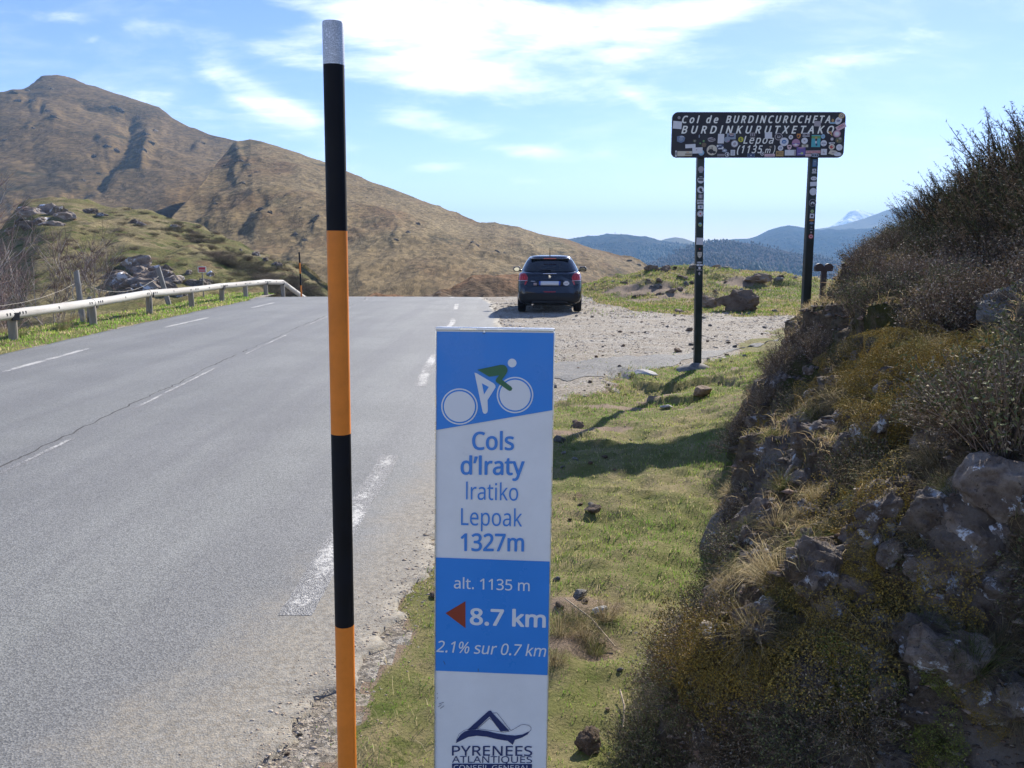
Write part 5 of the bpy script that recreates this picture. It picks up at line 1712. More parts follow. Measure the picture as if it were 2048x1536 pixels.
def rock_material(name, a, b, lichen, lo):
    m = bpy.data.materials.new(name)
    m.use_nodes = True
    T = NT(m.node_tree)
    tc = T.n('ShaderNodeTexCoord')
    oi = T.n('ShaderNodeObjectInfo')
    ad = T.n('ShaderNodeVectorMath', operation='MULTIPLY_ADD')
    T.l(oi.outputs['Random'], ad.inputs[0])
    ad.inputs[1].default_value = (37, 19, 53)
    T.l(tc.outputs['Object'], ad.inputs[2])
    v = ad.outputs[0]
    c = T.mix(T.ss(T.noise(v, 3.5, 8, .7), .36, .64), a, b)
    c = T.mix(T.ss(T.noise(v, 14, 5, .7), .56, .70), c, tuple(x * .35 for x in a))
    c = T.mix(T.ss(T.noise(v, 2.1, 7, .74, .3), lo, lo + .05), c, lichen)
    hv = T.n('ShaderNodeHueSaturation')
    T.l(c, hv.inputs['Color'])
    T.l(T.ss(oi.outputs['Random'], 0, 1, .65, 1.3), hv.inputs['Value'])
    p = T.n('ShaderNodeBsdfPrincipled')
    p.inputs['Roughness'].default_value = .92
    p.inputs['Specular IOR Level'].default_value = .2
    T.l(hv.outputs[0], p.inputs['Base Color'])
    bp = T.n('ShaderNodeBump')
    bp.inputs['Strength'].default_value = .9
    bp.inputs['Distance'].default_value = .03
    T.l(T.noise(v, 11, 9, .75), bp.inputs['Height'])
    T.l(bp.outputs[0], p.inputs['Normal'])
    T.l(p.outputs[0], T.n('ShaderNodeOutputMaterial').inputs['Surface'])
    return m


rock_brown = rock_material('bank_rock', (.14, .105, .08), (.32, .265, .215), (.66, .67, .68), .565)
rock_grey = rock_material('grey_rock', (.15, .135, .115), (.30, .28, .25), (.45, .45, .43), .66)
crag_rock = rock_material('crag_rock', (.085, .07, .05), (.18, .15, .12), (.28, .26, .23), .66)
rock_tan = rock_material('tan_rock', (.17, .115, .075), (.30, .22, .155), (.42, .40, .36), .70)
ROCKS = [rock_mesh(10 + i, 4, .8, 13, .12) for i in range(12)]
STONES = [rock_mesh(60 + i, 3, .6, 9, .07) for i in range(8)]


def put_rock(name, loc, size, mat_, parent=None, rot=None, mesh=None, squash=(1, 1, 1)):
    me = mesh or random.choice(ROCKS)
    key = me.name + mat_.name
    if key not in MATS:
        c = me.copy()
        c.materials.append(mat_)
        MATS[key] = c
    o = bpy.data.objects.new(name, MATS[key])
    o.location = loc
    o.scale = (size * squash[0], size * squash[1], size * squash[2])
    o.rotation_euler = rot or (random.uniform(-.4, .4), random.uniform(-.4, .4), random.uniform(0, 6.28))
    return link(o, parent)


# rocks standing out of the bank: hand-placed big ones, then smaller ones between
for px, py, w, dz in [(1765, 1005, 150, .0), (1720, 1080, 110, .0), (1640, 1150, 80, 0), (1850, 900, 95, 0), (1790, 830, 70, 0), (1860, 1010, 110, 0), (1960, 1060, 150, 0), (1900, 1130, 120, 0), (2010, 1000, 120, 0), (1930, 1190, 110, 0), (2010, 1150, 120, 0), (1690, 1165, 90, 0),
                      (1660, 1190, 70, 0), (1900, 1290, 100, 0), (1980, 1290, 80, 0), (1645, 1330, 60, 0), (1830, 1350, 80, 0), (1770, 1370, 60, 0), (1735, 870, 60, 0), (1690, 890, 50, 0), (1750, 930, 60, 0), (1620, 960, 60, 0), (1590, 930, 60, 0), (1510, 840, 40, 0), (1545, 790, 34, 0), (1480, 870, 40, 0),
                      (1430, 960, 40, 0), (1415, 1030, 36, 0), (1400, 1110, 36, 0), (1408, 1160, 36, 0), (1405, 1220, 34, 0), (1352, 1200, 30, 0), (1620, 735, 30, 0), (1715, 720, 36, 0), (1660, 760, 34, 0), (1740, 770, 50, 0), (1560, 760, 30, 0), (2020, 1230, 90, 0), (1950, 1400, 90, 0), (1860, 1440, 70, 0), (1400, 1470, 46, 0),
                      (1870, 1080, 80, 0), (1830, 1180, 70, 0), (1700, 1010, 60, 0), (1690, 1240, 60, 0), (1580, 1130, 46, 0), (1470, 1010, 36, 0), (1530, 900, 36, 0), (1640, 850, 44, 0), (1800, 1270, 60, 0), (1890, 1220, 60, 0), (2030, 1340, 80, 0), (1750, 1460, 60, 0), (1560, 1440, 40, 0)]:
    p, nn_ = bank_hit(px, py)
    if p is None:
        continue
    d = (p - Vector((0, 0, EYE))).length
    s_ = w * d / F_PX * 1.4
    put_rock('rock', p - nn_ * s_ * .22, s_, rock_brown, bank, None, None, (1, .85, random.uniform(.75, 1.1)))
for k in range(230):
    y = random.choice([random.uniform(1.0, 3.4), random.uniform(1.7, 11.5)])
    o_ = abs(random.gauss(0, .6))
    p, nn_ = on_bank(float(bank_x(y)) + o_ + .05, y)
    s_ = random.choice([.05, .07, .09, .12, .16, .2]) * random.uniform(.8, 1.3)
    put_rock('rock', p - nn_ * s_ * .15, s_, rock_brown, bank)

# the pale boulder high on the bank
p, nn_ = on_bank(2.62, 4.25)
if p is not None:
    bo = put_rock('boulder', p + Vector((0.05, .1, -.02)), .62, rock_grey, None, (.1, .15, 1.0), ROCKS[3], (1.25, 1, .75))
    tag(bo, 'rounded pale grey boulder lying high on the bank below the gorse', 'boulder')


def stone(px, py, w, m_, label, group=None, sq=(1, .8, .75), mesh=None, sink=.12, rot=None):
    p = ground_hit(px, py)
    s_ = w * (p - Vector((0, 0, EYE))).length / F_PX * 1.05
    o = put_rock('stone', p + Vector((0, 0, s_ * (.28 - sink) * sq[2])), s_, m_, None, rot, mesh or random.choice(STONES), sq)
    tag(o, label, 'stone', group)
    return o


stone(1180, 1496, 62, rock_tan, 'blocky tan stone on the grass at the foot of the bank', sq=(1, .8, .95), mesh=ROCKS[2])
stone(1160, 1192, 54, rock_grey, 'dark flat stone half sunk in the grass right of the cyclist sign', sq=(1, .7, .5))
stone(1197, 1224, 38, mat('white_stone', (.55, .55, .54), .8, var=.1), 'white stone lying beside the dark flat one in the grass', sq=(1, .6, .4))
stone(1184, 1036, 34, rock_tan, 'brown stone on the turf right of the cyclist sign, below the smaller grey one')
stone(1182, 1012, 20, rock_grey, 'small grey stone just above the brown one on the turf', sq=(1, .8, .6))
stone(1153, 856, 32, rock_tan, 'brown stone on the green turf close to the shadow of the board')
stone(1118, 882, 30, rock_grey, 'grey stone touching the right edge of the cyclist sign')
stone(1333, 816, 24, mat('pale_stone', (.42, .40, .37), .85, var=.15), 'pale oblong stone in the shadow of the left post', sq=(1.2, .5, .5))
stone(1378, 662, 17, rock_tan, 'lone brown stone standing on the gravel left of the sign post')
stone(1355, 704, 20, rock_tan, 'brown stone on the grey asphalt remnant behind the left post')
stone(1290, 748, 40, mat('pale_stone', (.42, .40, .37), .85), 'flat pale stone between the asphalt remnant and the turf', sq=(1.3, .8, .25))
stone(868, 1192, 26, rock_tan, 'brown stone at the left edge of the cyclist sign')
stone(850, 1074, 16, rock_tan, 'small stone on the sandy road edge left of the sign')
stone(1405, 800, 60, rock_tan, 'reddish clod of rock in the eroded turf step below the left post', sq=(1.2, .7, .6))
for px, py, w in [(1150, 846, 16), (1128, 905, 14), (1108, 775, 20), (1180, 765, 12), (1240, 735, 14), (1215, 770, 10), (1160, 1010, 14), (1140, 1040, 10), (1170, 1205, 26), (1120, 1215, 30), (1135, 1240, 20), (1115, 1160, 16), (880, 1168, 20), (860, 1090, 10), (838, 1120, 9), (640, 1392, 16),
                 (1250, 790, 9), (1310, 775, 9), (1300, 1000, 9), (1260, 880, 9), (1230, 940, 8), (1180, 930, 12), (1210, 915, 14), (1150, 920, 16), (1125, 935, 10), (1205, 1290, 18), (1240, 1340, 14), (1215, 1420, 12), (1110, 1320, 14), (780, 1250, 8), (745, 1300, 9), (1440, 770, 12), (1480, 745, 9), (1455, 792, 9),
                 (600, 1470, 12), (575, 1510, 12), (700, 1320, 9), (760, 1200, 9), (812, 1132, 8)]:
    stone(px, py, w, random.choice([rock_tan, rock_tan, rock_grey]), 'small loose stone on the turf by the road', 'loose stones on the turf')
for k in range(40):
    px, py = random.uniform(1120, 1600), random.uniform(628, 742)
    if random.random() < .35:
        px, py = random.uniform(1380, 1560), random.uniform(678, 725)
    p = ground_hit(px, py)
    if float(gravel_mask(p.x, p.y)) < .4 and py < 700:
        continue
    stone(px, py, random.uniform(5, 12), random.choice([rock_tan, rock_grey]), 'small stone on the gravel lay-by', 'stones on the gravel lay-by')
# boulders and clods on the grassy mound
for px, py, w, sq, lb, m_ in [(1482, 622, 96, (1, .8, .85), 'big brown boulder standing at the foot of the grassy mound', rock_tan), (1420, 615, 56, (1, .8, .85), 'rough brown boulder left of the biggest boulder, behind the post', rock_tan), (1515, 585, 52, (1.1, .8, .6), 'dark boulder on the mound right above the biggest boulder', rock_tan),
                             (1330, 558, 36, (1, .8, .7), 'boulder at the left end of the mound crest, nearer the post', rock_tan), (1305, 555, 30, (1, .8, .7), 'boulder at the far left of the mound crest beside the car', rock_tan), (1445, 552, 28, (1.2, .8, .5), 'flat pale rock on the mound crest right of the post', rock_grey), (1385, 553, 34, (1.5, .8, .5), 'long rock on the mound crest just left of the post', rock_grey),
                             (1360, 625, 30, (1.3, .8, .6), 'low clod of rock in front of the mound left of the post', rock_tan), (1550, 626, 18, (1, .8, .7), 'small brown rock right of the biggest boulder', rock_grey)]:
    p = ground_hit(px, py)
    if py < 600:
        yy = 32.0 if py < 565 else 29.5
        p = at(px, py, yy)
        p.z = float(gz(p.x, yy))
    s_ = w * p.y / F_PX
    o = put_rock('boulder', p + Vector((0, 0, s_ * .12 * sq[2])), s_, m_, None, (0, 0, random.uniform(0, 6)), random.choice(ROCKS), sq)
    tag(o, lb, 'boulder')
for k in range(46):
    x, y = random.uniform(2.9, 11), random.uniform(26.5, 34)
    if random.random() < .5:
        x, y = random.gauss(5.4, 1.0), random.gauss(28.2, .7)
    put_rock('rock', (x, y, float(gz(x, y)) + .01), random.uniform(.12, .42), random.choice([rock_tan, rock_tan, rock_grey]), ground, None, None, (1.2, .9, .6))

# outcrop and stray rocks on the green hillock
for px, py, w in [(255, 575, 60), (285, 560, 44), (240, 552, 40), (268, 535, 46), (300, 540, 34), (320, 545, 34), (230, 565, 36), (290, 585, 70), (320, 580, 50), (345, 565, 30), (310, 560, 40), (385, 570, 40), (400, 572, 34), (415, 565, 22), (420, 550, 16), (375, 548, 14), (250, 590, 40), (340, 590, 40), (275, 548, 40),
                 (60, 430, 60), (90, 425, 60), (110, 430, 50), (40, 445, 50), (75, 445, 50), (125, 435, 40), (95, 450, 40), (60, 455, 40), (25, 462, 40), (175, 425, 26), (200, 432, 26), (270, 445, 22), (285, 450, 20), (350, 455, 18), (385, 465, 16), (510, 510, 20), (530, 520, 18), (550, 530, 16), (480, 500, 14)]:
    d = Vector(px_dir(px, py)).normalized()
    h = hill_bvh.ray_cast(Vector((0, 0, EYE)), d)
    if h[0] is None:
        continue
    s_ = w * h[0].y / F_PX * (1.0 if py < 530 else 1.45)
    put_rock('rock', h[0] + Vector((0, .2 * s_, -.05 * s_)), s_, rock_brown, bpy.data.objects['hillock'], None, None, (1.2, 1, .8))
# crags on the brown mountain sides
for px, py, w, par in [(290, 268, 20, 'brown_mountain'), (300, 285, 18, 'brown_mountain'), (285, 300, 20, 'brown_mountain'), (310, 262, 16, 'brown_mountain'), (325, 265, 12, 'brown_mountain'), (240, 218, 18, 'brown_mountain'), (228, 214, 14, 'brown_mountain'), (95, 222, 14, 'brown_mountain'), (110, 232, 18, 'brown_mountain'), (68, 201, 18, 'brown_mountain'), (35, 203, 16, 'brown_mountain'),
                       (28, 186, 20, 'brown_mountain'), (55, 182, 14, 'brown_mountain'), (65, 255, 12, 'brown_mountain'), (8, 280, 16, 'brown_mountain'), (404, 286, 12, 'brown_mountain'), (215, 292, 16, 'brown_mountain'), (230, 300, 16, 'brown_mountain'), (185, 312, 18, 'brown_mountain'), (105, 178, 12, 'brown_mountain'), (195, 345, 12, 'brown_mountain'), (165, 360, 12, 'brown_mountain'),
                       (472, 298, 18, 'brown_ridge'), (480, 320, 18, 'brown_ridge'), (495, 330, 14, 'brown_ridge'), (455, 330, 16, 'brown_ridge'), (485, 365, 16, 'brown_ridge'), (500, 352, 12, 'brown_ridge'), (478, 375, 14, 'brown_ridge'), (512, 345, 10, 'brown_ridge'), (522, 420, 22, 'brown_ridge'), (505, 435, 20, 'brown_ridge'), (540, 425, 18, 'brown_ridge'), (545, 445, 14, 'brown_ridge'), (430, 408, 14, 'brown_ridge'),
                       (635, 432, 16, 'brown_ridge'), (625, 442, 12, 'brown_ridge'), (800, 470, 18, 'brown_ridge'), (815, 465, 16, 'brown_ridge'), (835, 448, 14, 'brown_ridge'), (848, 452, 12, 'brown_ridge'), (792, 480, 12, 'brown_ridge'), (945, 484, 14, 'brown_ridge'), (952, 490, 12, 'brown_ridge'), (995, 503, 14, 'brown_ridge'), (1010, 506, 10, 'brown_ridge'), (1065, 487, 8, 'brown_ridge'), (600, 415, 10, 'brown_ridge'),
                       (1258, 522, 12, 'brown_ridge'), (1275, 530, 12, 'brown_ridge'), (570, 390, 8, 'brown_ridge'), (590, 470, 16, 'brown_ridge'), (610, 480, 14, 'brown_ridge'), (735, 395, 8, 'brown_ridge')]:
    me = bpy.data.objects[par].data
    if par not in MATS:
        co = np.empty(len(me.vertices) * 3, np.float32)
        me.vertices.foreach_get('co', co)
        co = co.reshape(-1, 3)
        MATS[par] = (co, *px_of(co[:, 0] / co[:, 1], (co[:, 2] - EYE) / co[:, 1]))
    co, PX, PY = MATS[par]
    q = np.hypot(PX - px, PY - py) + np.where(co[:, 1] > 5000, 1e6, 0)
    i = int(q.argmin())
    s_ = w * co[i, 1] / F_PX
    put_rock('rock', co[i] + np.array([0, 0, -.12 * s_]), s_, crag_rock, bpy.data.objects[par], None, None, (1.1, 1, .75))


# ------------------------------------------------------------------ plant meshes
def ribbons(B, M_, T_, w0, w1, tone):
    """N curved blades from base B over mid M_ to tip T_ (a quadratic curve in three pieces)"""
    d = T_ - B
    side = np.cross(d, RNG.normal(0, 1, d.shape))
    side /= np.linalg.norm(side, axis=1, keepdims=True) + 1e-9
    w0 = np.asarray(w0).reshape(-1, 1)
    w1 = np.asarray(w1).reshape(-1, 1)
    Q = 2 * M_ - .5 * (B + T_)
    bz = lambda t: (1 - t) ** 2 * B + 2 * t * (1 - t) * Q + t * t * T_
    a_, b_ = bz(.4), bz(.74)
    V = np.stack([B - side * w0, B + side * w0, a_ - side * w1, a_ + side * w1, b_ - side * w1 * .7, b_ + side * w1 * .7, T_], 1)
    n = len(B)
    f = np.array([(0, 1, 3), (0, 3, 2), (2, 3, 5), (2, 5, 4), (4, 5, 6)])
    Fc = (np.arange(n)[:, None, None] * 7 + f[None]).reshape(-1, 3)
    return V.reshape(-1, 3), Fc, np.repeat(tone, 7, 0)


def tris(C, size, tone, aspect=.5):
    n = len(C)
    a = RNG.normal(0, 1, (n, 3))
    a /= np.linalg.norm(a, axis=1, keepdims=True)
    b = np.cross(a, RNG.normal(0, 1, (n, 3)))
    b /= np.linalg.norm(b, axis=1, keepdims=True) + 1e-9
    s_ = (size * RNG.uniform(.6, 1.3, n))[:, None]
    V = np.stack([C - b * s_ * aspect * .5, C + b * s_ * aspect * .5, C + a * s_], 1)
    return V.reshape(-1, 3), np.arange(3 * n).reshape(-1, 3), np.repeat(tone, 3, 0)


def needles(C, D, length, w, tone):
    """thin triangles from C along D"""
    n = len(C)
    b = np.cross(D, RNG.normal(0, 1, (n, 3)))
    b /= np.linalg.norm(b, axis=1, keepdims=True) + 1e-9
    V = np.stack([C - b * w, C + b * w, C + D * np.asarray(length).reshape(-1, 1)], 1)
    return V.reshape(-1, 3), np.arange(3 * n).reshape(-1, 3), np.repeat(tone, 3, 0)


def merge(parts):
    V, Fc, Cc, o = [], [], [], 0
    for v, f, c in parts:
        V.append(v)
        Fc.append(f + o)
        Cc.append(c)
        o += len(v)
    return np.concatenate(V), np.concatenate(Fc), np.concatenate(Cc)


def pick(tones, n, var=.3):
    return np.array(tones)[RNG.integers(0, len(tones), n)] * RNG.uniform(1 - var, 1 + var, (n, 1))


leafage = tone_mat('leafage')
leafage_t = tone_mat('thin_leafage', .75, .5, .3)


def heather(ntw, R, H, twig, leaf, lpt=14, ls=.011):
    a = RNG.uniform(0, 6.283, ntw)
    r = np.sqrt(RNG.uniform(0, 1, ntw))
    B = np.stack([r * .35 * R * np.cos(a), r * .35 * R * np.sin(a), 0 * r - .03], -1)
    T_ = np.stack([r * R * np.cos(a), r * R * np.sin(a), H * (1 - .55 * r ** 2) * RNG.uniform(.65, 1.12, ntw)], -1) + RNG.normal(0, .02, (ntw, 3))
    M_ = B * .45 + T_ * .55 + np.stack([0 * r, 0 * r, .12 * H * np.ones(ntw)], -1) + RNG.normal(0, .018, (ntw, 3))
    parts = [ribbons(B, M_, T_, np.full(ntw, .0014), np.full(ntw, .0011), pick(twig, ntw))]
    k = ntw * lpt
    i = np.repeat(np.arange(ntw), lpt)
    t = RNG.uniform(.25, 1.02, k)[:, None]
    C = np.where(t < .55, B[i] + (M_[i] - B[i]) * t / .55, M_[i] + (T_[i] - M_[i]) * (t - .55) / .45) + RNG.normal(0, .008, (k, 3))
    parts.append(tris(C, np.full(k, ls), pick(leaf, k, .45), .55))
    V, Fc, Cc = merge(parts)
    me = np_mesh('heather_clump', V, Fc, Cc)
    me.materials.append(leafage)
    return me


def gorse(nsp, R, H, green, brown):
    a = RNG.uniform(0, 6.283, nsp)
    r = np.sqrt(RNG.uniform(0, 1, nsp))
    hgt = H * (1 - .5 * r ** 2)
    B = np.stack([r * R * np.cos(a) * .7, r * R * np.sin(a) * .7, hgt * RNG.uniform(.0, .72, nsp)], -1)
    dr = np.stack([r * np.cos(a) * .75, r * np.sin(a) * .75, .9 + 0 * r], -1) + RNG.normal(0, .28, (nsp, 3))
    dr /= np.linalg.norm(dr, axis=1, keepdims=True)
    L = RNG.uniform(.14, .44, nsp) * (H / .8)
    T_ = B + dr * L[:, None]
    parts = [ribbons(B, (B + T_) / 2 + RNG.normal(0, .012, (nsp, 3)), T_, np.full(nsp, .004), np.full(nsp, .003), pick([(.06, .045, .03)], nsp))]
    m = 34
    i = np.repeat(np.arange(nsp), m)
    t = RNG.uniform(.1, 1.0, nsp * m)
    C = B[i] + dr[i] * (L[i] * t)[:, None]
    D = RNG.normal(0, 1, (nsp * m, 3)) * .75 + dr[i] * .55
    D /= np.linalg.norm(D, axis=1, keepdims=True)
    ln = RNG.uniform(.022, .05, nsp * m) * (1.25 - .55 * t)
    isb = (RNG.uniform(0, 1, nsp) < .45)[i][:, None]
    tone = np.where(isb, pick(brown, nsp * m), pick(green, nsp * m))
    parts.append(needles(C, D, ln, .0028, tone))
    # inner dead stems
    ns = 26
    aa = RNG.uniform(0, 6.283, ns)
    Bs = np.stack([.12 * R * np.cos(aa), .12 * R * np.sin(aa), -.1 + 0 * aa], -1)
    Ts = np.stack([.7 * R * np.cos(aa) * RNG.uniform(.2, 1, ns), .7 * R * np.sin(aa) * RNG.uniform(.2, 1, ns), H * RNG.uniform(.5, .8, ns)], -1)
    stem = merge([ribbons(Bs, (Bs + Ts) / 2 + RNG.normal(0, .05, (ns, 3)), Ts, np.full(ns, .009), np.full(ns, .006), pick([(.07, .055, .04)], ns))])
    V, Fc, Cc = merge(parts)
    me = np_mesh('foliage', V, Fc, Cc)
    me.materials.append(leafage)
    ms = np_mesh('stems', *stem[:2], stem[2])
    ms.materials.append(leafage)
    return me, ms


def tuft(n, R, L, tones, droop=.8, w=.0009):
    a = RNG.uniform(0, 6.283, n)
    r = RNG.uniform(0, 1, n) ** .6
    B = np.stack([.18 * R * r * np.cos(a), .18 * R * r * np.sin(a), 0 * a - .01], -1)
    l = L * RNG.uniform(.55, 1.1, n)
    M_ = B + np.stack([r * .45 * l * np.cos(a), r * .45 * l * np.sin(a), l * (.62 - .2 * r)], -1)
    T_ = B + np.stack([r * .95 * l * np.cos(a), r * .95 * l * np.sin(a), l * (.85 - droop * r)], -1) + RNG.normal(0, .035, (n, 3))
    M_ = M_ + RNG.normal(0, .02, (n, 3))
    V, Fc, Cc = ribbons(B, M_, T_, np.full(n, w), np.full(n, w * .8), pick(tones, n))
    me = np_mesh('grass_tuft', V, Fc, Cc)
    me.materials.append(leafage_t)
    return me


def moss(R, H, tones, n=4600):
    a = RNG.uniform(0, 6.283, n)
    r = np.sqrt(RNG.uniform(0, 1, n))
    edge = 1 + .3 * np.sin(3 * a + RNG.uniform(0, 6)) + .15 * np.sin(7 * a)
    C = np.stack([r * R * edge * np.cos(a), r * R * edge * np.sin(a), H * (1 - r ** 2) * RNG.uniform(.75, 1.1, n)], -1)
    V, Fc, Cc = tris(C, np.full(n, .0062), pick(tones, n, .3), .6)
    me = np_mesh('moss_cushion', V, Fc, Cc)
    me.materials.append(leafage)
    return me


TW = [(.16, .12, .09), (.22, .17, .13), (.10, .075, .06)]
HEA = [heather(190, .26, .26, TW, [(.24, .175, .115), (.16, .135, .065), (.34, .28, .21), (.13, .105, .06), (.27, .18, .115)]) for _ in range(4)]
HEA += [heather(190, .25, .24, TW, [(.11, .125, .045), (.15, .155, .06), (.22, .165, .10), (.08, .09, .035)]) for _ in range(3)]
GOR = [gorse(300, .62, .80, [(.075, .085, .03), (.10, .105, .04), (.055, .062, .024)], [(.20, .14, .075), (.15, .105, .06), (.27, .19, .11)]) for _ in range(4)]
TUF = [tuft(260, .25, .26, [(.34, .27, .15), (.26, .20, .11), (.42, .35, .21), (.17, .15, .07)], .95) for _ in range(4)]
TUG = [tuft(220, .2, .2, [(.12, .14, .04), (.09, .11, .03), (.22, .19, .09)], .8) for _ in range(3)]
MOS = [moss(.16, .05, [(.30, .215, .045), (.37, .25, .045), (.25, .185, .05), (.20, .15, .05)]) for _ in range(3)] + [moss(.15, .04, [(.14, .17, .03), (.2, .2, .05)]) for _ in range(2)]


def px_pt(p):
    return px_of(p.x / max(p.y, .1), (p.z - EYE) / max(p.y, .1))


def zone(p):
    # the open moss patch and the rocky face that the bank shows, in sight-line terms
    qx, qy = px_pt(p)
    m_ = ((qx - 1840) / 170) ** 2 + ((qy - 755) / 85) ** 2 < 1
    r_ = qx > 1560 and qy > 880
    return m_, r_


def put(name, me, loc, s_, label, cat, group, tilt=.3, nrm_=None, flat=1.0):
    o = bpy.data.objects.new(name, me)
    o.location = loc
    o.scale = (s_, s_, s_ * random.uniform(.85, 1.15) * flat)
    rz = random.uniform(0, 6.28)
    if nrm_ is not None:
        q = (Vector((0, 0, 1)).lerp(nrm_, tilt)).to_track_quat('Z', 'Y')
        o.rotation_euler = (q.to_matrix() @ Matrix.Rotation(rz, 3, 'Z')).to_euler()
    else:
        o.rotation_euler = (random.uniform(-.12, .12), random.uniform(-.12, .12), rz)
    link(o)
    tag(o, label, cat, group)
    return o


# gorse on the crest of the bank
GP = [(4.3, 8.6, .72), (4.0, 7.9, .66), (4.35, 7.8, .95), (4.0, 7.2, .95), (4.3, 6.9, 1.15), (3.8, 6.5, 1.0), (4.7, 8.3, .95), (4.15, 6.2, 1.05), (3.6, 5.8, .9), (3.95, 5.4, 1.1), (3.5, 5.1, .92), (4.6, 6.6, 1.15), (4.9, 7.6, 1.05), (4.9, 8.8, .8), (4.7, 5.8, 1.2), (4.5, 4.9, 1.0), (3.75, 4.7, .9)]
GL = ['spiky gorse bush highest against the sky at the right edge of the bank', 'low gorse bush at the left end of the gorse on the bank crest']
for k, (x, y, s_) in enumerate(GP):
    p, nn_ = on_bank(x, y)
    r_ = empty('gorse_bush', p - Vector((0, 0, .04)), (0, 0, random.uniform(0, 6.28)))
    r_.scale = (s_, s_, s_ * random.uniform(.9, 1.05))
    tag(r_, 'dense dark spiky gorse bush in the thicket on the crest of the bank', 'gorse bush', 'gorse bushes on the bank crest')
    fm, sm = GOR[k % 4]
    for nm, me in (('foliage', fm), ('stems', sm)):
        c = bpy.data.objects.new(nm, me)
        link(c, r_)
# heather over the bank
cnt = 0
tries = 0
while cnt < 185:
    y = random.choice([random.uniform(1.0, 4.0), random.uniform(1.8, 12.5), random.uniform(1.8, 12.5)])
    off = random.choice([random.uniform(.75, 3.0), random.uniform(.75, 2.2), random.uniform(.02, .9)])
    if off < .8 and fbm(y * 1.1, off * 2, 3.3, 2) < .05:
        continue
    x = float(bank_x(y)) + off
    if x / y > .78:
        continue
    p, nn_ = on_bank(x, y)
    gr = fbm(x * .9, y * .9, 8, 2) > .05
    zm, zr_ = zone(p)
    if (zm and random.random() < .8) or (zr_ and random.random() < .72):
        tries += 1
        if tries < 4000:
            continue
    if off > .75 and fbm(x * 1.2 + 5, y * 1.2, 2, 2) > .34:
        continue
    put('heather_clump', random.choice(HEA[4:] if gr else HEA[:4]), p - nn_ * .02, random.uniform(.65, 1.3) * (1.1 if off > .8 else .7) * float(lin(y, [(6, 1), (10, .75)])), ('olive green ' if gr else 'brown ') + 'wiry heather clump ' + ('low on the steep rocky face of the bank' if off < .8 else 'on the upper slope of the bank' if off < 1.9 else 'near the gorse on the bank crest'), 'heather', 'heather clumps on the bank', .45, nn_)
    cnt += 1
cnt = 0
while cnt < 175:
    y = random.choice([random.uniform(1.0, 3.2), random.uniform(1.7, 11.5)])
    off = random.choice([random.uniform(0, 1.1), random.uniform(.0, 2.2)])
    x = float(bank_x(y)) + off
    if x / y > .78:
        continue
    p, nn_ = on_bank(x, y)
    dryt = random.random() < .6
    put('grass_tuft', random.choice(TUF if dryt else TUG), p, random.choice([random.uniform(.28, .55), random.uniform(.3, .8)]), ('drooping straw coloured grass tuft ' if dryt else 'drooping green grass tuft ') + ('on the steep lower face of the bank' if off < .8 else 'on the upper slope of the bank'), 'grass tuft', 'dry grass tufts on the bank', .65, nn_)
    cnt += 1
# the near end of the bank, where it faces the verge: roots, stones and tufts on the steep earth
def end_face():
    h = bank_bvh.ray_cast(Vector((random.uniform(.35, 2.6), -.6, random.uniform(.02, 1.25))), Vector((0, 1, 0)))
    return (h[0], h[1]) if h[0] is not None and h[0].y < 3.2 else (None, None)


for k in range(420):
    p, nn_ = end_face()
    if p is None:
        continue
    if k < 60:
        s_ = random.choice([.05, .07, .1, .14]) * random.uniform(.8, 1.4)
        put_rock('rock', p - nn_ * s_ * .15, s_, rock_brown, bank)
    elif k < 112:
        dryt = random.random() < .6
        put('grass_tuft', random.choice(TUF if dryt else TUG), p, random.uniform(.3, .7), ('drooping straw coloured grass tuft ' if dryt else 'drooping green grass tuft ') + 'on the near end of the bank', 'grass tuft', 'dry grass tufts on the bank', .75, nn_)
    elif k < 147:
        put('heather_clump', random.choice(HEA), p - nn_ * .02, random.uniform(.35, .75), 'small wiry heather clump on the near end of the bank', 'heather', 'heather clumps on the bank', .7, nn_)
    elif k < 177:
        put('moss_cushion', random.choice(MOS), p, random.uniform(.4, .8), 'moss cushion on the near end of the bank', 'moss', 'moss cushions on the bank', 1.0, nn_)
for k in range(92):
    if k < 60:
        p, nn_ = bank_hit(random.gauss(1840, 85), random.gauss(755, 42))
    else:
        p, nn_ = bank_hit(random.uniform(1280, 2040), random.uniform(560, 1350))
    if p is None:
        continue
    put('moss_cushion', random.choice(MOS[:3] if k < 75 else MOS), p, random.uniform(.4, 1.1), 'yellow moss cushion on the roadside bank', 'moss', 'moss cushions on the bank', 1.0, nn_)
# clumps at the foot of the bank
for px, py, s_ in [(1290, 1500, .7), (1330, 1470, .6), (1270, 1530, .6), (1350, 1530, .7), (1300, 1400, .4), (1330, 1330, .4), (1420, 1500, .6)]:
    p = ground_hit(px, py)
    put('heather_clump', HEA[4 + int(s_ * 10) % 3], p, s_, 'greyish green heather clump at the foot of the bank', 'heather', 'heather at the foot of the bank')
for px, py, s_ in [(1150, 1250, .8), (1170, 1280, .7), (1120, 1275, .7), (1210, 1240, .7), (1190, 1310, .6), (1110, 1330, .5)]:
    p = ground_hit(px, py)
    put('grass_tuft', random.choice(TUF + TUG), p, s_, 'straggly rush tuft on the turf right of the cyclist sign', 'grass tuft', 'rush tufts by the cyclist sign')
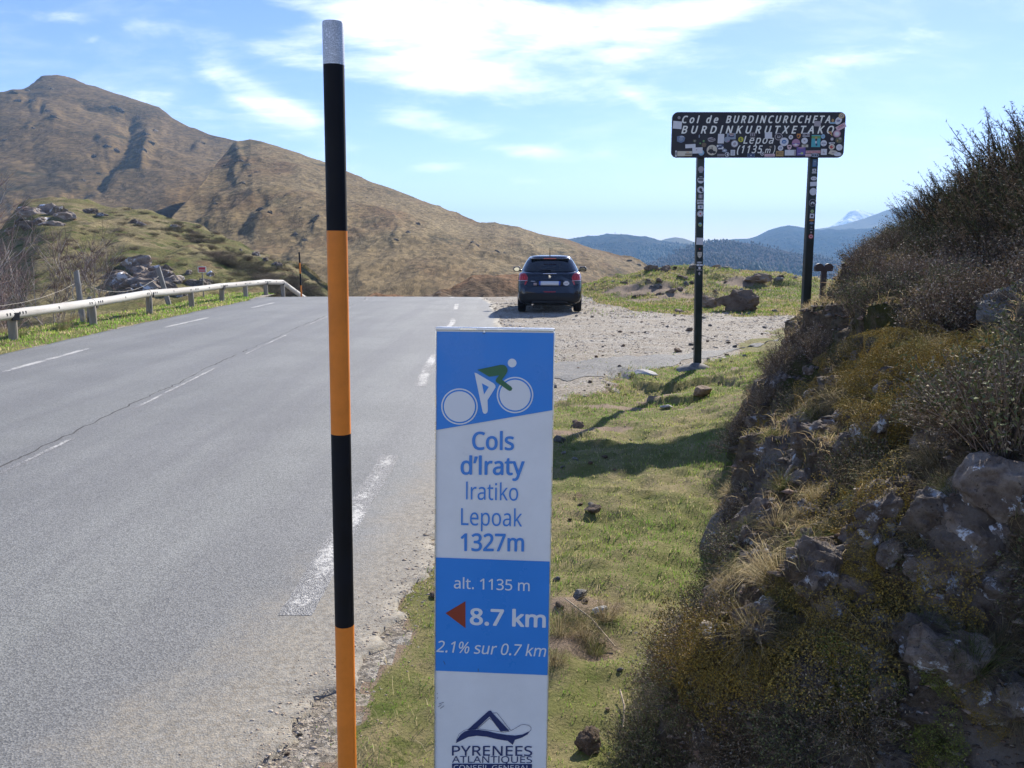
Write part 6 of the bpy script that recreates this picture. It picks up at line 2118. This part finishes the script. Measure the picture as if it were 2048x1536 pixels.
# dead stalks lying on turf and bank
for (x0, y0), (x1, y1), lb in [((1240, 1390), (1246, 1470), 'long dry stalk lying on the grass at the foot of the bank'), ((1130, 1205), (1230, 1300), 'thin dead twig lying in the rushes right of the cyclist sign')]:
    a, b = ground_hit(x0, y0), ground_hit(x1, y1)
    bm = bmesh.new()
    b_tube(bm, [a + Vector((0, 0, .02)), (a + b) / 2 + Vector((.01, 0, .03)), b + Vector((0, 0, .015))], [.003, .004, .003], 5)
    o = bm_obj('dry_stalk', bm, mat('straw', (.36, .27, .17), .8))
    tag(o, lb, 'stalk')

# ------------------------------------------------------------------ grass
def blades(P, h, tones, w, name, lean=.5, kind='stuff', m_=None):
    n = len(P)
    a = RNG.uniform(0, 6.283, n)
    hh = h * RNG.uniform(.5, 1.25, n)
    ln = RNG.uniform(.1, 1.0, n) * lean
    dx = np.stack([np.cos(a), np.sin(a), 0 * a], -1)
    B = P - np.array([0, 0, .004])
    M_ = B + dx * (hh * ln * .4)[:, None] + np.stack([0 * a, 0 * a, hh * .6], -1)
    T_ = B + dx * (hh * ln)[:, None] + np.stack([0 * a, 0 * a, hh * (1 - .35 * ln)], -1)
    V, Fc, Cc = ribbons(B, M_, T_, w, w * .75, tones)
    me = np_mesh(name, V, Fc, Cc)
    o = obj(name, me, m_ or leafage_t)
    tag(o, kind=kind)
    return o


def turf_tone(P, n):
    k = fbm(P[:, 0] * 1.1, P[:, 1] * 1.1, 4, 4) + RNG.normal(0, .28, n)
    g1, g2, dry, dk = np.array((.18, .32, .045)), np.array((.33, .39, .08)), np.array((.50, .42, .23)), np.array((.12, .16, .035))
    t = sst(-.35, .3, k)[:, None]
    c = g2 * (1 - t) + g1 * t
    dmask = (RNG.uniform(0, 1, n) < .20 + .36 * sst(.0, .45, -k))[:, None]
    c = np.where(dmask, dry, c)
    c = np.where((RNG.uniform(0, 1, n) < .12)[:, None], dk, c)
    return c * RNG.uniform(.7, 1.25, (n, 1))


def scatter(x0, x1, y0, y1, n, pw=1.0):
    y = y0 + (y1 - y0) * RNG.uniform(0, 1, n) ** pw
    x = RNG.uniform(x0, x1, n)
    g = (gravel_mask(x, y) + RNG.normal(0, .26, n) < .50) & ((x > road_r(y) + .03) | (x < road_l(y) - .03))
    e = earth_mask(x, y) < .45 + RNG.normal(0, .15, n)
    ok = g & e & (x < bank_x(y) + .12)
    x, y = x[ok], y[ok]
    return np.stack([x, y, gz(x, y)], -1)


P = scatter(-1.0, 5.2, 1.9, 13.5, 190000, 1.35)
d_ = P[:, 1]
sel = RNG.uniform(0, 1, len(P)) < np.where(d_ < 5, 1, .8)
P = P[sel]
blades(P, lin(P[:, 1], [(2, .013), (6, .018), (13, .026)]) * (1 + .6 * sst(.1, .5, fbm(P[:, 0] * 2, P[:, 1] * 2, 6, 3))), turf_tone(P, len(P)), lin(P[:, 1], [(2, .0014), (5, .0020), (13, .0040)]), 'turf_grass', .8)
P = scatter(-1.0, 4.2, 1.9, 12, 30000, 1.3)
P = P[fbm(P[:, 0] * 1.6, P[:, 1] * 1.6, 9, 4) > .28]
blades(P, lin(P[:, 1], [(2, .045), (12, .07)]), pick([(.16, .25, .045), (.11, .18, .035), (.44, .36, .20), (.34, .33, .12), (.52, .44, .27)], len(P)), lin(P[:, 1], [(2, .0011), (12, .0035)]), 'turf_weeds', 1.1)
P = scatter(-16, -7.5, 8, 36, 60000, 1.2)
P = P[P[:, 0] < road_l(P[:, 1]) - .05]
blades(P, lin(P[:, 1], [(8, .06), (30, .08)]), turf_tone(P, len(P)), lin(P[:, 1], [(8, .005), (30, .010)]), 'verge_grass', .9)
P = scatter(2.0, 13, 21, 36, 70000)
blades(P, np.full(len(P), .06), turf_tone(P, len(P)) * np.array((.80, .72, .85)), np.full(len(P), .010), 'mound_grass', .9)
# tufts of longer turf with grey dry thatch on the bank
yb_ = 1.0 + 11 * RNG.uniform(0, 1, 95000) ** 1.6
ob_ = RNG.uniform(0, 2.6, 95000)
pts = []
for y, o_ in zip(yb_, ob_):
    x = float(bank_x(y)) + o_
    if x / y < .80 and fbm(x * 2, y * 2, 1, 2) > -.25:
        h = bank_bvh.ray_cast(Vector((x, y, 8)), Vector((0, 0, -1)))
        if h[0] is not None:
            pts.append(h[0][:])
for k in range(22000):
    p, nn_ = end_face()
    if p is not None and fbm(p.x * 3, p.y * 3, p.z * 3, 2) > -.15:
        pts.append(p[:])
P = np.array(pts)
blades(P, lin(P[:, 1], [(1.6, .05), (8, .085)]), pick([(.34, .26, .14), (.17, .15, .06), (.46, .37, .21), (.12, .125, .045), (.26, .18, .11)], len(P)), lin(P[:, 1], [(1.6, .0009), (8, .0022)]), 'bank_thatch', 1.5)

# loose gravel on the lay-by and along the road edge; crumbled earth on the bank
def pebbles(P, s_, tones, name):
    n = len(P)
    t = np.array([(1, 0, 0), (0, 1, 0), (-1, 0, 0), (0, -1, 0), (0, 0, .75), (0, 0, -.6)], float)
    V = np.repeat(t[None], n, 0) * RNG.uniform(.6, 1.3, (n, 6, 1))
    a = RNG.uniform(0, 6.283, n)
    ca, sa = np.cos(a)[:, None], np.sin(a)[:, None]
    X = V[:, :, 0] * ca - V[:, :, 1] * sa * .8
    Yv = V[:, :, 0] * sa + V[:, :, 1] * ca * .8
    V = np.stack([X, Yv, V[:, :, 2] * .5], -1) * s_[:, None, None] + P[:, None, :]
    f = np.array([(0, 1, 4), (1, 2, 4), (2, 3, 4), (3, 0, 4), (1, 0, 5), (2, 1, 5), (3, 2, 5), (0, 3, 5)])
    Fc = (np.arange(n)[:, None, None] * 6 + f[None]).reshape(-1, 3)
    o = obj(name, np_mesh(name, V.reshape(-1, 3), Fc, np.repeat(tones, 6, 0)), tone_mat('pebble_stone', .9))
    tag(o, kind='stuff')


pts, ns_p = [], []
for k in range(24000):
    y = 1.0 + 9 * random.random() ** 2.2
    x = float(bank_x(y)) + abs(random.gauss(0, .75))
    if x / y > .80:
        continue
    h = bank_bvh.ray_cast(Vector((x, y, 8)), Vector((0, 0, -1)))
    if h[0] is not None:
        pts.append((h[0] + h[1] * .003)[:])
for k in range(9000):
    p, nn_ = end_face()
    if p is not None:
        pts.append((p + nn_ * .003)[:])
P = np.array(pts)
pebbles(P, lin(P[:, 1], [(1.6, .006), (10, .016)]) * np.exp(RNG.normal(0, .6, len(P))), pick([(.11, .08, .055), (.16, .12, .09), (.08, .06, .045), (.22, .18, .14), (.20, .13, .09)], len(P), .35), 'bank_rubble')
n = 34000
y = 2 + 27 * RNG.uniform(0, 1, n) ** 1.25
x = RNG.uniform(-2.5, 9, n)
ok = (gravel_mask(x, y) + RNG.normal(0, .15, n) > .45) & (x > road_r(y) - .12 * RNG.uniform(0, 1, n) ** 2) & (x < bank_x(y)) & (fbm(x * 1.5, y * 1.5, 3, 3) + RNG.normal(0, .3, n) > -.1)
x, y = x[ok], y[ok]
P = np.stack([x, y, gz(x, y) + np.where(x < road_r(y) + .05, .012, 0)], -1)
s_ = lin(y, [(2, .005), (6, .009), (10, .014), (28, .030)]) * np.exp(RNG.normal(0, .45, len(y)))
blobs = pick([(.40, .33, .25), (.46, .41, .35), (.30, .25, .19), (.50, .47, .43), (.36, .28, .21)], len(y), .25)
pebbles(P, s_, blobs, 'gravel')
y = 2 + 9 * RNG.uniform(0, 1, 6500) ** 1.6
x = road_r(y) + RNG.normal(.03, .09, 6500)
ok = x < bank_x(y)
x, y = x[ok], y[ok]
P = np.stack([x, y, np.maximum(gz(x, y), np.where(x < road_r(y) + .03, road_z(x, y), -9))], -1)
pebbles(P, lin(y, [(2, .0035), (10, .009)]) * np.exp(RNG.normal(0, .5, len(y))), pick([(.46, .38, .29), (.50, .45, .38), (.36, .30, .24), (.42, .33, .25)], len(y), .25), 'edge_gravel')

# ------------------------------------------------------------------ log guardrail
wood_log = layered('weathered_log', [(.46, .43, .385), (.56, .54, .49), (.34, .31, .27)], [(3, .4, .6), (9, .56, .68)], .8, .5, 40, None, spec=.2, stretch=(1, .12, 1), bdist=.01)
wood_post = layered('weathered_post', [(.26, .23, .185), (.34, .31, .26), (.17, .15, .12)], [(5, .4, .6), (12, .54, .66)], .85, .6, 40, None, spec=.2, stretch=(1, 1, .15), bdist=.01)
iron = mat('dark_iron', (.03, .03, .032), .5, metal=.6)
gr_ = empty('log_guardrail', (-9.2, 12, 0))
tag(gr_, 'long pale log guardrail on short wooden posts along the left edge of the road', 'guardrail')
inv = Vector((9.2, -12, 0))
GPTS = [(-9.02, 8.8), (-9.1, 12.0), (-9.2, 15.2), (-9.32, 18.4), (-9.45, 21.6), (-9.5, 24.6), (-9.5, 27.2), (-9.48, 29.6), (-9.44, 31.9), (-9.36, 34.0)]
JZ = []
for k, (x, y) in enumerate(GPTS):
    z = float(gz(x, y))
    JZ.append(z + .50)
    bm = bmesh.new()
    b_tube(bm, [(0, 0, -.35), (0, 0, .36), (0, 0, .46)], [.082, .08, .077], 14)
    o = bm_obj('post', bm, wood_post, gr_, smooth=False)
    o.location = Vector((x, y + .02, z)) + inv
    o.rotation_euler = (random.uniform(-.03, .03), random.uniform(-.03, .03), random.uniform(0, 6))
    bm = bmesh.new()
    b_box(bm, (-.088, 0, .46), (.03, .16, .14), bevel=.006)
    c = bm_obj('bracket', bm, iron, o)
pts_ = [Vector((x, y, z)) for (x, y), z in zip(GPTS, JZ)]
ends = [Vector((-9.1, 36.6, float(gz(-9.1, 36.6)) - .05))]
for k, (a, b) in enumerate(zip(pts_, pts_[1:] + ends)):
    a, b = a + inv, b + inv
    d = (b - a).normalized()
    bm = bmesh.new()
    n_ = 7
    pl = [a + (b - a) * (i / (n_ - 1)) + Vector((0, 0, -.006 * math.sin(math.pi * i / (n_ - 1)))) for i in range(n_)]
    pl[0] += d * .006
    pl[-1] -= d * .006
    b_tube(bm, pl, [.094 * random.uniform(.96, 1.04) for _ in pl], 18)
    lg = bm_obj('log', bm, wood_log, gr_, smooth=False)
    sharp_caps(lg)
    # dark bolt slots near both ends
    side = Vector((1, 0, 0))
    bm = bmesh.new()
    for q in (.16, .26, .36, (b - a).length - .16, (b - a).length - .26, (b - a).length * .5):
        c = a + d * q + Vector((.091, 0, .012))
        b_box(bm, c, (.014, .030, .05), bevel=.003)
    s2 = bm_obj('bolts', bm, iron, lg)
    s2['kind'] = 'stuff'
    if k:
        bm = bmesh.new()
        b_tube(bm, [a - d * .006, a + d * .006], .0955, 18)
        bm_obj('joint_band', bm, iron, lg)

# ------------------------------------------------------------------ old wire fence behind the rail
fen = empty('wire_fence', (-10, 20, 0))
tag(fen, 'old wire fence with leaning grey split posts behind the log guardrail', 'fence')
grey_wood = layered('grey_split_wood', [(.24, .23, .215), (.34, .33, .31), (.13, .12, .11)], [(6, .4, .6), (18, .54, .66)], .9, .7, 60, None, spec=.1, stretch=(1, 1, .1), bdist=.01)
FP = [((-10.0, 19.3), .12, 1.16, (.02, -.05)), ((-10.4, 25.2), .14, 1.2, (-.02, -.24)), ((-9.75, 19.1), .10, .62, (.1, .12)), ((-10.1, 13.4), .15, 1.25, (.0, .05))]
tops = []
for (x, y), w, hgt, (rx, ry_) in FP:
    z = float(gz(x, y))
    bm = bmesh.new()
    vs = b_box(bm, (0, 0, hgt / 2 - .15), (w, w * .55, hgt + .3), bevel=.012)
    for v in vs:
        if v.co.z > hgt * .8:
            v.co.z += .05 * v.co.x / w
    o = bm_obj('post', bm, grey_wood, fen)
    o.location = Vector((x + 10, y - 20, z))
    o.rotation_euler = (rx, ry_, random.uniform(-.4, .4))
    tops.append(Vector((x + 10, y - 20, z)) + Vector((math.sin(ry_) * hgt * .8, 0, hgt * .78)))
order = [3, 0, 1]
for dz in (0, -.35):
    for a, b in zip(order, order[1:]):
        A, Bv = tops[a] + Vector((0, 0, dz)), tops[b] + Vector((0, 0, dz))
        bm = bmesh.new()
        b_tube(bm, [A + (Bv - A) * t + Vector((0, 0, -.35 * 4 * t * (1 - t) * (.5 if dz else 1))) for t in np.linspace(0, 1, 9)], .0032, 5)
        bm_obj('wire', bm, mat('wire_grey', (.16, .15, .14), .6, metal=.5), fen)

# small red and white notice on a stake
wp = at(404, 539, 30.0)
gh = on_hill(wp.x, 30.0).z
wn = empty('notice_sign', (wp.x, 30.0, gh), (0, 0, .1))
tag(wn, 'small red and white notice on a thin wooden stake on the green slope', 'sign')
zc = wp.z - gh
bm = bmesh.new()
b_box(bm, (0, 0, zc), (.29, .012, .21))
bd = bm_obj('board', bm, mat('notice_white', (.7, .7, .68), .6), wn)
bm = bmesh.new()
b_box(bm, (0, -.009, zc + .035), (.23, .005, .09))
b_box(bm, (0, -.009, zc - .055), (.23, .005, .05))
bm_obj('red_print', bm, mat('notice_red', (.50, .03, .05), .6), bd)
bm = bmesh.new()
b_box(bm, (0, .022, zc / 2 - .1), (.04, .03, zc + .3))
bm_obj('stake', bm, wood_post, wn)

# scalloped wooden trail post behind the bank
tp = at(1647, 531, 14.6)
zb_ = on_bank(tp.x, 14.6)[0].z
tr = empty('trail_post', (tp.x, 14.6, zb_))
tag(tr, 'dark trail post with a scalloped top half hidden behind the bank beside the right post', 'trail post')
hgt = tp.z - zb_
bm = bmesh.new()
b_box(bm, (.02, .02, hgt / 2 - .15), (.09, .06, hgt + .1))
bm_obj('post', bm, mat('dark_wood', (.045, .032, .028), .6, var=.3), tr)
bm = bmesh.new()
prf = [(-.15, -.10), (.15, -.10)]
for k in range(13):
    t = k / 12
    xx = .16 - .32 * t
    prf.append((xx, -.02 + .055 * abs(math.sin(t * 2 * math.pi)) ** .6))
poly_plate(bm, [(x, hgt + z) for x, z in prf], -.04, .03)
bm_obj('scalloped_top', bm, mat('dark_wood', (.045, .032, .028), .6), tr)


# ------------------------------------------------------------------ bare shrubs on the left
def bare_shrub(x, y, z, H, seed, label, spread=.35, tone=(.42, .37, .32), stems=5):
    r_ = random.Random(seed)
    root = empty('bare_shrub', (x, y, z))
    tag(root, label, 'shrub', 'bare shrubs behind the guardrail')
    bm = bmesh.new()
    tips = []

    def grow(p, d, L, rad, lv):
        pts, cur, dd = [p], p, d
        for i in range(3):
            dd = (dd + Vector((r_.gauss(0, .13), r_.gauss(0, .13), .10))).normalized()
            cur = cur + dd * L / 3
            pts.append(cur)
        b_tube(bm, pts, [rad, rad * .88, rad * .76, rad * .6], 5 if lv else 7, cap=False)
        if lv < 2:
            for i in range(r_.choice([3, 4, 4])):
                k = r_.choice([1, 2, 3, 3])
                q = (dd + Vector((r_.gauss(0, .5), r_.gauss(0, .5), r_.gauss(.1, .25)))).normalized()
                grow(pts[k], q, L * r_.uniform(.55, .8), rad * .55, lv + 1)
        else:
            tips.append((pts[1], dd, L))
            tips.append((cur, dd, L))

    for s_ in range(stems):
        grow(Vector((r_.gauss(0, .12), r_.gauss(0, .12), -.1)), Vector((r_.gauss(0, spread), r_.gauss(0, spread), 1)).normalized(), H * r_.uniform(.4, .55), .022 * H / 2.6, 0)
    bm_obj('trunk', bm, mat('pale_bark', tone, .9, var=.3, vscale=8), root)
    n = len(tips) * 9
    B = np.repeat(np.array([t[0][:] for t in tips]), 9, 0)
    D = np.repeat(np.array([t[1][:] for t in tips]), 9, 0) + RNG.normal(0, .45, (n, 3))
    D /= np.linalg.norm(D, axis=1, keepdims=True)
    L = np.repeat(np.array([t[2] for t in tips]), 9) * RNG.uniform(.3, .9, n)
    T_ = B + D * L[:, None]
    V, Fc, Cc = ribbons(B, (B + T_) / 2 + RNG.normal(0, .02, (n, 3)), T_, np.full(n, .0045), np.full(n, .0035), pick([(.28, .20, .18), (.34, .27, .23), (.20, .14, .125)], n))
    o = obj('twigs', np_mesh('twigs', V, Fc, Cc), leafage, root)
    o['kind'] = 'stuff'
    return root


for k, (x, y, H, lb, sp) in enumerate([(-12.6, 19.6, 3.0, 'tall bare pale stemmed shrub rising behind the guardrail, nearest the split fence post', .3), (-13.9, 20.6, 3.1, 'bare twiggy shrub left of the tall pale stemmed one', .35), (-14.4, 22.5, 2.9, 'bare reddish twiggy shrub at the back, left of the hillock rocks', .35),
                                       (-12.1, 22.3, 2.0, 'smaller bare shrub behind the tall pale stemmed one', .35), (-12.0, 17.6, 1.7, 'low bare shrub close behind the first guardrail post in view', .5), (-13.2, 17.8, 2.2, 'bare shrub at the left edge, close behind the guardrail', .45), (-11.2, 21.8, 1.5, 'thin bare sapling right of the split fence post', .2), (-15.6, 24.5, 3.0, 'bare shrub farthest left behind the others', .4)]):
    z = on_hill(x, y).z
    bare_shrub(x, y, z, H * 1.35, 40 + k, lb, sp, stems=3 if H < 1.6 else 6)

# dark heather cushions on the hillock and brown tufts on the verge
k = 0
while k < 420:
    px, py = random.uniform(-20, 640), random.uniform(420, 592)
    if k > 220:
        px = random.uniform(230, 640)
        py = 418 + max(0, px - 300) * .5 + abs(random.gauss(0, 34))
    h = hill_bvh.ray_cast(Vector((0, 0, EYE)), Vector(px_dir(px, py)).normalized())
    k += 1
    if h[0] is None or h[0].y > 90:
        continue
    right = (px > 330) and (py < 420 + (px - 330) * .62 + 40)
    if not right and random.random() < .55:
        continue
    put('heather_cushion', random.choice(HEA[4:] if random.random() < .6 else HEA[:4]), h[0] - Vector((0, 0, .05)), random.uniform(1.0, 2.6) * (1.25 if right else .9), 'dark heather cushion on the green hillock', 'heather', 'heather cushions on the hillock', .2, None, .5)
for k in range(44):
    y = random.uniform(13, 34)
    x = float(road_l(y)) - random.uniform(1.0, 3.4)
    put('grass_tuft', random.choice(TUF + TUG), (x, y, on_hill(x, y).z), random.uniform(.7, 1.5), 'dry grass tuft on the verge below the log guardrail', 'grass tuft', 'grass tufts along the guardrail')
